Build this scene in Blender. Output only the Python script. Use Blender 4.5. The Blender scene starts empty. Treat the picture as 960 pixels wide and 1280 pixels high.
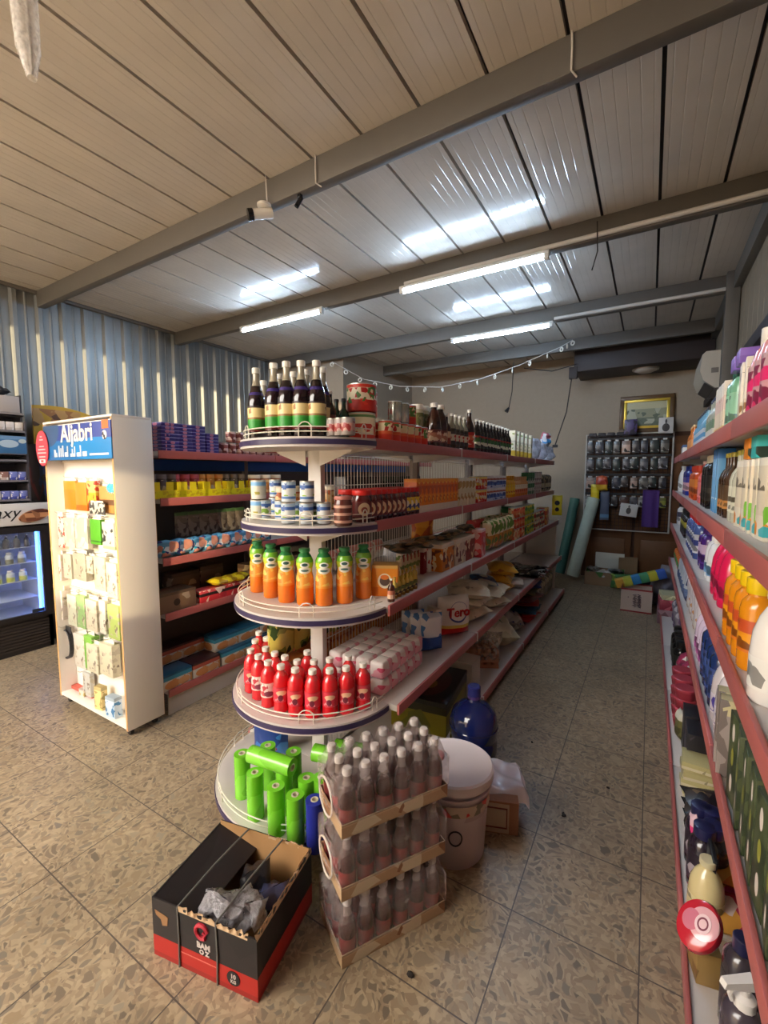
import bpy, bmesh, math, random
from mathutils import Vector, Matrix
random.seed(7)
PI = math.pi
C = bpy.context.scene.collection
S = bpy.context.scene

# ------------------------------------------------------------------ camera model (960x1280 frame)
FPX, HC = 548.0, 1.58
YAW, PIT = math.radians(31.2), math.radians(5.0)
Fv = (-math.sin(YAW)*math.cos(PIT), math.cos(YAW)*math.cos(PIT), -math.sin(PIT))
Rv = (math.cos(YAW), math.sin(YAW), 0.0)
Uv = tuple(Vector(Rv).cross(Vector(Fv)))
def yat(u, X, z):            # the Y on the line (X, ., z) that stands in column u of the photo
    k = (u-480)/FPX
    return (k*(X*Fv[0]+(z-HC)*Fv[2]) - X*Rv[0])/(Rv[1]-k*Fv[1])
def xat(u, Y, z):
    k = (u-480)/FPX
    return (k*(Y*Fv[1]+(z-HC)*Fv[2]) - Y*Rv[1])/(Rv[0]-k*Fv[0])
def pz(u, v, z):             # the point at height z seen at (u, v)
    d = [Fv[i]+Rv[i]*(u-480)/FPX+Uv[i]*(640-v)/FPX for i in range(3)]
    t = (z-HC)/d[2]
    return d[0]*t, d[1]*t
def proj(p):
    q = Vector((p[0], p[1], p[2]-HC)); w = q.dot(Vector(Fv))
    return 480+FPX*q.dot(Vector(Rv))/w, 640-FPX*q.dot(Vector(Uv))/w

# ------------------------------------------------------------------ materials
def lin(c):
    return tuple((v/255/12.92 if v/255 <= .04045 else ((v/255+.055)/1.055)**2.4) for v in c[:3])+(1.0,)
MATS = {}
def _new(name):
    m = bpy.data.materials.new(name); m.use_nodes = True
    return m, m.node_tree.nodes, m.node_tree.links, m.node_tree.nodes['Principled BSDF']
def M(name, rgb, rough=.5, metal=0.0, coat=0.0, trans=0.0, ior=1.45, bump=0, bscale=40, var=0.0):
    if name in MATS: return MATS[name]
    m, N, L, b = _new(name)
    b.inputs['Base Color'].default_value = lin(rgb); b.inputs['Roughness'].default_value = rough
    b.inputs['Metallic'].default_value = metal; b.inputs['Coat Weight'].default_value = coat
    b.inputs['Transmission Weight'].default_value = trans; b.inputs['IOR'].default_value = ior
    if bump or var:
        tc = N.new('ShaderNodeTexCoord'); nz = N.new('ShaderNodeTexNoise'); nz.inputs['Scale'].default_value = bscale
        nz.inputs['Detail'].default_value = 4
        L.new(tc.outputs['Object'], nz.inputs['Vector'])
        if bump:
            bp = N.new('ShaderNodeBump'); bp.inputs['Strength'].default_value = bump; bp.inputs['Distance'].default_value = .01
            L.new(nz.outputs['Fac'], bp.inputs['Height']); L.new(bp.outputs['Normal'], b.inputs['Normal'])
        if var:
            mr = N.new('ShaderNodeMapRange'); mr.inputs[3].default_value = 1-var; mr.inputs[4].default_value = 1+var
            L.new(nz.outputs['Fac'], mr.inputs[0])
            mx = N.new('ShaderNodeMix'); mx.data_type = 'RGBA'; mx.blend_type = 'MULTIPLY'; mx.inputs[0].default_value = 1
            mx.inputs[6].default_value = lin(rgb)
            L.new(mr.outputs[0], mx.inputs[7]); L.new(mx.outputs[2], b.inputs['Base Color'])
    MATS[name] = m
    return m
def glow(name, rgb, strength):
    if name in MATS: return MATS[name]
    m, N, L, b = _new(name)
    b.inputs['Base Color'].default_value = lin(rgb); b.inputs['Emission Color'].default_value = lin(rgb)
    b.inputs['Emission Strength'].default_value = strength
    MATS[name] = m
    return m
def film(name, rgb, clear=.6, rough=.15, bump=.6, bscale=30):
    """thin wrapping film: part clear, part glossy and milky"""
    if name in MATS: return MATS[name]
    m, N, L, b = _new(name)
    b.inputs['Base Color'].default_value = lin(rgb); b.inputs['Roughness'].default_value = rough
    tc = N.new('ShaderNodeTexCoord'); nz = N.new('ShaderNodeTexNoise'); nz.inputs['Scale'].default_value = bscale; nz.inputs['Detail'].default_value = 3
    L.new(tc.outputs['Object'], nz.inputs['Vector'])
    bp = N.new('ShaderNodeBump'); bp.inputs['Strength'].default_value = bump; bp.inputs['Distance'].default_value = .01
    L.new(nz.outputs['Fac'], bp.inputs['Height']); L.new(bp.outputs['Normal'], b.inputs['Normal'])
    t = N.new('ShaderNodeBsdfTransparent'); mx = N.new('ShaderNodeMixShader')
    mr = N.new('ShaderNodeMapRange'); mr.inputs[1].default_value = .35; mr.inputs[2].default_value = .65
    mr.inputs[3].default_value = clear+.18; mr.inputs[4].default_value = clear-.18
    L.new(nz.outputs['Fac'], mr.inputs[0]); L.new(mr.outputs[0], mx.inputs[0])
    L.new(b.outputs[0], mx.inputs[1]); L.new(t.outputs[0], mx.inputs[2])
    L.new(mx.outputs[0], N['Material Output'].inputs['Surface'])
    MATS[name] = m
    return m
def pane(name, rgb=(220, 230, 236), clear=.93, rough=.03):
    if name in MATS: return MATS[name]
    m, N, L, b = _new(name)
    b.inputs['Base Color'].default_value = lin(rgb); b.inputs['Roughness'].default_value = rough
    t = N.new('ShaderNodeBsdfTransparent'); mx = N.new('ShaderNodeMixShader'); mx.inputs[0].default_value = clear
    L.new(b.outputs[0], mx.inputs[1]); L.new(t.outputs[0], mx.inputs[2]); L.new(mx.outputs[0], N['Material Output'].inputs['Surface'])
    MATS[name] = m
    return m
def PM(name, base, bands=(), spots=(), blobs=(), rough=.4, coat=0.0, metal=0.0, bump=0.0):
    """printed surface. bands: (z0, rgb) constant colour from that share of the height up. spots: (scale, rgb, share, z0, z1)
    small printed marks. blobs: (axis, cu, cv, ru, rv, rgb) ellipses printed on the faces that look along axis."""
    if name in MATS: return MATS[name]
    m, N, L, b = _new(name)
    b.inputs['Roughness'].default_value = rough; b.inputs['Coat Weight'].default_value = coat; b.inputs['Metallic'].default_value = metal
    tc = N.new('ShaderNodeTexCoord'); sp = N.new('ShaderNodeSeparateXYZ'); L.new(tc.outputs['Generated'], sp.inputs[0])
    def math_(op, a, bb=None, c=None):
        n = N.new('ShaderNodeMath'); n.operation = op
        for i, v in enumerate((a, bb, c)):
            if v is None: continue
            if hasattr(v, 'is_output'): L.new(v, n.inputs[i])
            else: n.inputs[i].default_value = v
        return n.outputs[0]
    if bands:
        r = N.new('ShaderNodeValToRGB'); r.color_ramp.interpolation = 'CONSTANT'; e = r.color_ramp.elements
        while len(e) > 1: e.remove(e[-1])
        e[0].position = 0; e[0].color = lin(base)
        for z0, c in bands:
            k = e.new(z0); k.color = lin(c)
        L.new(sp.outputs[2], r.inputs[0]); col = r.outputs[0]
    else:
        rg = N.new('ShaderNodeRGB'); rg.outputs[0].default_value = lin(base); col = rg.outputs[0]
    def over(col, fac, rgb):
        mx = N.new('ShaderNodeMix'); mx.data_type = 'RGBA'
        L.new(fac, mx.inputs[0]); L.new(col, mx.inputs[6]); mx.inputs[7].default_value = lin(rgb)
        return mx.outputs[2]
    for i, (sc, rgb, share, z0, z1) in enumerate(spots):
        v = N.new('ShaderNodeTexVoronoi'); v.inputs['Scale'].default_value = sc; v.inputs['Randomness'].default_value = .9
        mp = N.new('ShaderNodeMapping'); mp.inputs['Location'].default_value = (i*3.3, i*1.7, i*2.1)
        L.new(tc.outputs['Object'], mp.inputs[0]); L.new(mp.outputs[0], v.inputs['Vector'])
        s2 = N.new('ShaderNodeSeparateColor'); L.new(v.outputs['Color'], s2.inputs[0])
        f = math_('LESS_THAN', s2.outputs[0], share)
        f = math_('MULTIPLY', f, math_('GREATER_THAN', sp.outputs[2], z0)); f = math_('MULTIPLY', f, math_('LESS_THAN', sp.outputs[2], z1))
        col = over(col, f, rgb)
    for ax, cu, cv, ru, rv, rgb in blobs:
        ua = sp.outputs[0] if ax == 'y' else sp.outputs[1]
        va = sp.outputs[2]
        if ax == 'z': ua, va = sp.outputs[0], sp.outputs[1]
        du = math_('DIVIDE', math_('SUBTRACT', ua, cu), ru); dv = math_('DIVIDE', math_('SUBTRACT', va, cv), rv)
        d = math_('ADD', math_('MULTIPLY', du, du), math_('MULTIPLY', dv, dv))
        col = over(col, math_('LESS_THAN', d, 1.0), rgb)
    L.new(col, b.inputs['Base Color'])
    if bump:
        nz = N.new('ShaderNodeTexNoise'); nz.inputs['Scale'].default_value = 35; L.new(tc.outputs['Object'], nz.inputs['Vector'])
        bp = N.new('ShaderNodeBump'); bp.inputs['Strength'].default_value = bump; bp.inputs['Distance'].default_value = .01
        L.new(nz.outputs['Fac'], bp.inputs['Height']); L.new(bp.outputs['Normal'], b.inputs['Normal'])
    MATS[name] = m
    return m

# ------------------------------------------------------------------ mesh collector
class MB:
    def __init__(s): s.v, s.f, s.m = [], [], []
    def add(s, vs, fs, mi=0):
        o = len(s.v); s.v += [tuple(p) for p in vs]; s.f += [tuple(i+o for i in f) for f in fs]; s.m += [mi]*len(fs)
        return s
    def box(s, x0, x1, y0, y1, z0, z1, mi=0, ch=0.0):
        if ch <= 0:
            vs = [(x, y, z) for z in (z0, z1) for y in (y0, y1) for x in (x0, x1)]
            return s.add(vs, [(0, 2, 3, 1), (4, 5, 7, 6), (0, 1, 5, 4), (2, 6, 7, 3), (0, 4, 6, 2), (1, 3, 7, 5)], mi)
        bm = bmesh.new(); bmesh.ops.create_cube(bm, size=1)
        bmesh.ops.scale(bm, vec=(x1-x0, y1-y0, z1-z0), verts=bm.verts)
        bmesh.ops.translate(bm, vec=((x0+x1)/2, (y0+y1)/2, (z0+z1)/2), verts=bm.verts)
        bmesh.ops.bevel(bm, geom=bm.edges[:], offset=ch, segments=2, affect='EDGES', profile=.5)
        bm.verts.index_update()
        s.add([v.co[:] for v in bm.verts], [[v.index for v in f.verts] for f in bm.faces], mi); bm.free()
        return s
    def cbox(s, c, size, mi=0, ch=0.0, M_=None):
        t = MB().box(-size[0]/2, size[0]/2, -size[1]/2, size[1]/2, -size[2]/2, size[2]/2, 0, ch)
        vs = [Vector(p) for p in t.v]
        if M_ is not None: vs = [M_ @ p for p in vs]
        return s.add([p+Vector(c) for p in vs], t.f, mi)
    def lathe(s, prof, n=20, c=(0, 0, 0), mi=0, cuts=None, sx=1.0, sy=1.0):
        """prof: (r, z) from bottom to top. cuts: (z, mi): faces above z get that material."""
        vs, rings = [], []
        for r, z in prof:
            if r < 1e-6: rings.append([len(vs)]); vs.append((c[0], c[1], c[2]+z))
            else:
                rings.append(list(range(len(vs), len(vs)+n)))
                vs += [(c[0]+sx*r*math.cos(2*PI*i/n), c[1]+sy*r*math.sin(2*PI*i/n), c[2]+z) for i in range(n)]
        o = len(s.v); s.v += vs
        for (a, b), (p, q) in zip(zip(rings, rings[1:]), zip(prof, prof[1:])):
            k = mi
            for zc, mm in (cuts or ()):
                if (p[1]+q[1])/2 > zc: k = mm
            for i in range(n):
                j = (i+1) % n
                if len(a) == 1 and len(b) == 1: continue
                if len(a) == 1: f = (a[0], b[j], b[i])
                elif len(b) == 1: f = (a[i], a[j], b[0])
                else: f = (a[i], a[j], b[j], b[i])
                s.f.append(tuple(x+o for x in f)); s.m.append(k)
        return s
    def tube(s, pts, r, n=8, mi=0, closed=False):
        pts = [Vector(p) for p in pts]; K = len(pts); rings = []
        up = Vector((0, 0, 1)); o = len(s.v); prev = None
        for i, p in enumerate(pts):
            a = pts[(i-1) % K] if (closed or i) else p; b = pts[(i+1) % K] if (closed or i < K-1) else p
            t = (b-a).normalized() if (b-a).length > 1e-9 else Vector((0, 0, 1))
            if prev is None:
                x = t.cross(up)
                if x.length < 1e-3: x = t.cross(Vector((1, 0, 0)))
            else:
                x = prev - t*prev.dot(t)
                if x.length < 1e-6: x = t.cross(up)
            x.normalize(); y = t.cross(x); prev = x
            rr = r[i] if isinstance(r, (list, tuple)) else r
            s.v += [tuple(p + x*(rr*math.cos(2*PI*k/n)) + y*(rr*math.sin(2*PI*k/n))) for k in range(n)]
        for i in range(K if closed else K-1):
            for k in range(n):
                a, b = i*n, ((i+1) % K)*n
                s.f.append(tuple(o+q for q in (a+k, a+(k+1) % n, b+(k+1) % n, b+k))); s.m.append(mi)
        if not closed:
            s.f.append(tuple(o+k for k in range(n-1, -1, -1))); s.m.append(mi)
            s.f.append(tuple(o+(K-1)*n+k for k in range(n))); s.m.append(mi)
        return s
    def prism(s, poly, z0, z1, mi=0):
        n = len(poly)
        return s.add([(x, y, z0) for x, y in poly]+[(x, y, z1) for x, y in poly],
                     [tuple(range(n-1, -1, -1)), tuple(range(n, 2*n))]+[(i, (i+1) % n, n+(i+1) % n, n+i) for i in range(n)], mi)
    def grid(s, fn, nu, nv, mi=0, skip=None):
        o = len(s.v)
        s.v += [tuple(fn(i/nu, j/nv)) for j in range(nv+1) for i in range(nu+1)]
        for j in range(nv):
            for i in range(nu):
                if skip and skip((i+.5)/nu, (j+.5)/nv): continue
                a = o+j*(nu+1)+i
                s.f.append((a, a+1, a+nu+2, a+nu+1)); s.m.append(mi)
        return s
    def pillow(s, w, d, h, n=10, m=12, seam=.04, wob=0.0, seed=1, mi=0, power=.5):
        """a filled bag standing on its lower seam: w along x, d thick along y, h along z"""
        R = random.Random(seed); ph = [R.uniform(0, 6.3) for _ in range(6)]
        def th(u, v):
            a = max(0, 1-abs(2*u-1)**2.6); b = max(0, 1-abs(2*v-1)**4)
            return (a**power)*(b**power)
        for sg in (-1, 1):
            def fn(u, v, sg=sg):
                t = th(u, v); pinch = 1-.10*(1-abs(2*v-1)**6)*0 - .06*(1-(abs(2*v-1))**2)*0
                wv = wob*(math.sin(7*u+ph[0]+3*v)+math.sin(9*v+ph[1]-4*u)+.6*math.sin(15*u+11*v+ph[2]+sg))
                return ((u-.5)*w*(1-.05*t) + wv*.3*w*.2, sg*(d/2*t+.0006)+wv*d*.25*t, h*v+wv*.01)
            if sg > 0: s.grid(lambda u, v: fn(1-u, v), n, m, mi)
            else: s.grid(fn, n, m, mi)
        k = 2*(n+1)*(m+1); zm = min(q[2] for q in s.v[-k:])
        s.v[-k:] = [(q[0], q[1], q[2]-zm+.001) for q in s.v[-k:]]
        return s
    def tf(s, Mx):
        s.v = [tuple(Mx @ Vector(p)) for p in s.v]; return s
    def mesh(s, name, mats, smooth=35):
        me = bpy.data.meshes.new(name); me.from_pydata(s.v, [], s.f)
        for m in (mats if isinstance(mats, (list, tuple)) else [mats]): me.materials.append(m)
        me.polygons.foreach_set('material_index', s.m)
        if smooth:
            me.polygons.foreach_set('use_smooth', [True]*len(me.polygons))
            me.set_sharp_from_angle(angle=math.radians(smooth))
        me.update()
        return me
def T(x=0, y=0, z=0): return Matrix.Translation((x, y, z))
def RX(a): return Matrix.Rotation(a, 4, 'X')
def RY(a): return Matrix.Rotation(a, 4, 'Y')
def RZ(a): return Matrix.Rotation(a, 4, 'Z')

# ------------------------------------------------------------------ objects
def link(name, me, parent=None, loc=(0, 0, 0), rot=(0, 0, 0)):
    o = bpy.data.objects.new(name, me); C.objects.link(o); o.location = loc; o.rotation_euler = rot
    if parent: o.parent = parent
    return o
def part(name, mb, mats, parent, loc=(0, 0, 0), rot=(0, 0, 0), smooth=35, label=None):
    o = link(name, mb.mesh(name, mats, smooth), parent, loc, rot)
    if label: o['label'] = label
    return o
def struct(name, mb, mats, smooth=35):
    o = link(name, mb.mesh(name, mats, smooth)); o['kind'] = 'structure'; return o
def tag(o, label, cat, group=None):
    o['label'] = label; o['category'] = cat
    if group: o['group'] = group
    return o
def thing(name, label, cat, loc=(0, 0, 0), rz=0, group=None):
    o = link(name, None, None, loc, (0, 0, rz)); o.empty_display_size = .05
    return tag(o, label, cat, group)
def solo(name, mb, mats, label, cat, loc=(0, 0, 0), rot=(0, 0, 0), group=None, smooth=35):
    return tag(link(name, mb.mesh(name, mats, smooth), None, loc, rot), label, cat, group)
def text_mesh(s, size, mat, extrude=.0006, align='CENTER', shear=0.0, bold=0.0):
    cu = bpy.data.curves.new('lettering', 'FONT'); cu.body = s; cu.size = size; cu.extrude = extrude
    cu.align_x = align; cu.align_y = 'CENTER'; cu.shear = shear; cu.offset = bold; cu.resolution_u = 3
    o = bpy.data.objects.new('lettering', cu); C.objects.link(o)
    dg = bpy.context.evaluated_depsgraph_get(); me = bpy.data.meshes.new_from_object(o.evaluated_get(dg))
    bpy.data.objects.remove(o); me.materials.clear(); me.materials.append(mat)
    return me
def letters(s, size, mat, parent, loc, rot, **k):
    return link('lettering', text_mesh(s, size, mat, **k), parent, loc, rot)

ORD = 'first second third fourth fifth sixth seventh eighth ninth tenth eleventh twelfth thirteenth fourteenth fifteenth sixteenth seventeenth eighteenth nineteenth twentieth twenty-first twenty-second twenty-third twenty-fourth twenty-fifth twenty-sixth twenty-seventh twenty-eighth twenty-ninth thirtieth'.split()
REG = {}
class Spec:
    """a kind of thing: the meshes of its parts, shared by all its copies"""
    def __init__(s, name, cat, desc, parts): s.name, s.cat, s.desc, s.parts = name, cat, desc, parts
def put(sp, x, y, z, rz=0.0, where='', row='', s=1.0, desc=None, group=None, rot=None, rank=None):
    d = desc or sp.desc; e = rot or (0, 0, rz)
    if len(sp.parts) == 1: o = link(sp.name, sp.parts[0][1], None, (x, y, z), e)
    else:
        o = link(sp.name, None, None, (x, y, z), e); o.empty_display_size = .03
        made = []
        for pn, me, par in sp.parts:
            made.append(link(pn, me, o if par is None else made[par]))
    o.scale = (s, s, s) if not isinstance(s, tuple) else s
    o['category'] = sp.cat
    REG.setdefault((d, where), []).append((o, row, rank if rank is not None else proj((x, y, z))[0]))
    if group: o['group'] = group
    return o
def finish_labels():
    for (d, where), rows in REG.items():
        byrow = {}
        for o, row, k in rows: byrow.setdefault(row, []).append((k, o))
        many = len(rows) > 1
        for row, li in byrow.items():
            li.sort(key=lambda t: t[0])
            for i, (k, o) in enumerate(li):
                t = f'{d} {where}'.strip()
                pos = []
                if row: pos.append(row)
                if len(li) > 1: pos.append(('leftmost' if i == 0 else 'rightmost' if i == len(li)-1 else f'{ORD[i]} from left'))
                o['label'] = t + (', ' + ' '.join(pos) if pos else '')
                if many and 'group' not in o: o['group'] = f'{d} {where}'.strip()
                if len(o['label'].replace(',', '').split()) > 16: print('LONG LABEL', o['label'])

# ------------------------------------------------------------------ kinds of goods
_cache = {}
PROF = {
 'cordial': [(0, 0), (.90, 0), (1, .02), (1, .50), (.93, .58), (.62, .70), (.42, .78), (.36, .86), (.36, .93), (0, .93)],
 'juice':   [(0, 0), (.88, 0), (1, .03), (1, .40), (.96, .50), (.84, .58), (.86, .64), (.98, .72), (.96, .79), (.72, .88), (.52, .92), (.52, .95), (0, .95)],
 'pet':     [(0, 0), (.85, 0), (1, .03), (.97, .2), (1, .24), (1, .62), (.98, .68), (.88, .75), (.56, .835), (.34, .88), (.34, .94), (0, .94)],
 'slim':    [(0, 0), (.92, 0), (1, .02), (1, .58), (.8, .68), (.42, .76), (.36, .84), (.36, .94), (0, .94)],
 'shampoo': [(0, 0), (.92, 0), (1, .03), (1, .70), (.94, .78), (.66, .84), (.5, .86), (0, .86)],
 'lotion':  [(0, 0), (.9, 0), (.98, .03), (1, .35), (.9, .62), (.66, .76), (.45, .80), (0, .80)],
 'wide':    [(0, 0), (.94, 0), (1, .03), (1, .66), (.9, .74), (.62, .80), (.62, .84), (0, .84)],
 'jug':     [(0, 0), (.95, 0), (1, .03), (1, .42), (.92, .6), (.7, .74), (.45, .83), (.36, .86), (.36, .92), (0, .92)],
}
CAP = {'cordial': (.44, .92, 1.0), 'juice': (.62, .94, 1.0), 'pet': (.50, .905, 1.0), 'slim': (.42, .93, 1.0), 'shampoo': (.55, .855, 1.0), 'lotion': (.42, .79, 1.0), 'wide': (.72, .83, 1.0), 'jug': (.48, .90, 1.0)}
LAB = {'cordial': (.10, .46), 'juice': (.5, .5), 'pet': (.24, .57), 'slim': (.14, .5), 'shampoo': (.15, .62), 'lotion': (.12, .36), 'wide': (.15, .6), 'jug': (.12, .4)}
def bottle(key, kind, h, r, body, cap, label=None, name='bottle', cat='bottle', desc='', n=18, sx=1.0, sy=1.0, top='cap', lab=None):
    if key in _cache: return _cache[key]
    P = [(a*r, z*h) for a, z in PROF[kind]]
    ps = [('body', MB().lathe(P, n, sx=sx, sy=sy).mesh('body', body), None)]
    cr, c0, c1 = CAP[kind]
    if top == 'cap':
        cm = MB().lathe([(cr*r*.98, c0*h), (cr*r, c0*h+.001), (cr*r, c1*h-.002), (cr*r*.9, c1*h), (0, c1*h)], 16, sx=max(sx, .6), sy=max(sy, .6))
        ps.append(('cap', cm.mesh('cap', cap), None))
    elif top == 'pump':
        z = c0*h
        cm = MB().lathe([(cr*r, z), (cr*r, z+.018), (cr*r*.7, z+.022), (.005, z+.024), (.005, z+.04), (.010, z+.042), (.012, z+.056), (0, z+.058)], 12)
        cm.tube([(0, 0, z+.05), (.02, 0, z+.052), (.04, 0, z+.046), (.045, 0, z+.04)], [.007, .006, .005, .004], 8)
        ps.append(('pump', cm.mesh('pump', cap), None))
    elif top == 'trigger':
        z = c0*h
        cm = MB().lathe([(cr*r, z), (cr*r, z+.022), (cr*r*.75, z+.026), (.012, z+.03), (.012, z+.045), (0, z+.045)], 12)
        cm.add([(-.025, -.012, z+.045), (-.025, .012, z+.045), (.055, .009, z+.05), (.055, -.009, z+.05), (-.02, -.012, z+.07), (-.02, .012, z+.07), (.05, .009, z+.064), (.05, -.009, z+.064)],
               [(0, 1, 2, 3), (7, 6, 5, 4), (0, 3, 7, 4), (1, 5, 6, 2), (0, 4, 5, 1), (3, 2, 6, 7)])
        cm.tube([(.03, 0, z+.048), (.036, 0, z+.03), (.03, 0, z+.012)], [.006, .005, .004], 6)
        ps.append(('trigger_head', cm.mesh('trigger_head', cap), None))
    if label:
        a, b = lab or LAB[kind]
        lr = r*1.012
        lm = MB().lathe([(lr, a*h), (lr, b*h)], n, sx=sx, sy=sy)
        ps.append(('label', lm.mesh('label', label), None))
    _cache[key] = Spec(name, cat, desc, ps)
    return _cache[key]
def can(key, h, r, side, desc, rim=None, name='food_can', cat='can', lidmat=None):
    if key in _cache: return _cache[key]
    rim = rim or M('tin', (200, 198, 190), .3, .9)
    b = MB().lathe([(r*.95, .003), (r, .006), (r, h-.006), (r*.96, h-.003)], 20)
    t = MB().lathe([(r*.96, h-.007), (r*1.0, h-.005), (r*1.0, h-.001), (r*.95, h), (r*.9, h-.004), (0, h-.004)], 20)
    _cache[key] = Spec(name, cat, desc, [('paper_label', b.mesh('paper_label', side), None), ('tin_lid', t.mesh('tin_lid', lidmat or rim), None)])
    return _cache[key]
def jar(key, h, r, body, lid, desc, label=None, name='jar', cat='jar', n=18, lidh=.2, neck=.9):
    if key in _cache: return _cache[key]
    zb = h*(1-lidh)
    b = MB().lathe([(0, 0), (r*.93, 0), (r, .04*h), (r, zb*.85), (r*neck, zb*.97), (r*neck, zb+.004), (0, zb+.004)], n)
    l = MB().lathe([(r*neck*1.04, zb), (r*neck*1.06, zb+.002), (r*neck*1.06, h-.004), (r*neck, h), (0, h)], n)
    ps = [('jar_body', b.mesh('jar_body', body), None), ('lid', l.mesh('lid', lid), None)]
    if label: ps.append(('label', MB().lathe([(r*1.015, zb*.2), (r*1.015, zb*.78)], n).mesh('label', label), None))
    _cache[key] = Spec(name, cat, desc, ps)
    return _cache[key]
def carton(key, w, d, h, mat, desc, name='carton', cat='box', ch=.002, flap=None):
    if key in _cache: return _cache[key]
    ps = [('box_body', MB().box(-w/2, w/2, -d/2, d/2, 0, h, 0, ch).mesh('box_body', mat), None)]
    if flap: ps.append(('lid_panel', MB().box(-w/2-.001, w/2+.001, -d/2-.001, d/2+.001, h*.82, h+.001, 0, ch).mesh('lid_panel', flap), None))
    _cache[key] = Spec(name, cat, desc, ps)
    return _cache[key]
def bag(key, w, d, h, mat, desc, name='pouch', cat='bag', wob=.15, seed=1, crimp=None, n=10, m=12):
    if key in _cache: return _cache[key]
    pm = MB().pillow(w, d, h, n, m, wob=wob, seed=seed)
    zm = min(q[2] for q in pm.v); pm.tf(T(0, 0, .0015-zm))
    ps = [('pouch_body', pm.mesh('pouch_body', mat, 60), None)]
    if crimp:
        c = MB().box(-w/2, w/2, -.002, .002, h*.985, h*1.05)
        ps.append(('crimped_seam', c.mesh('crimped_seam', crimp), None))
    _cache[key] = Spec(name, cat, desc, ps)
    return _cache[key]

def flatbag(key, w, d, h, mat, desc, name='pouch', cat='bag', wob=.15, seed=1):
    """a filled bag lying on its broad side: w along x, h along y, d thick, its underside at z = 0"""
    if key in _cache: return _cache[key]
    m = MB().pillow(w, d, h, 10, 12, wob=wob, seed=seed).tf(T(0, h/2, d/2) @ RX(PI/2))
    zmin = min(p[2] for p in m.v); m.tf(T(0, 0, .0015-zmin))
    _cache[key] = Spec(name, cat, desc, [('pouch_body', m.mesh('pouch_body', mat, 60), None)])
    return _cache[key]
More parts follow.
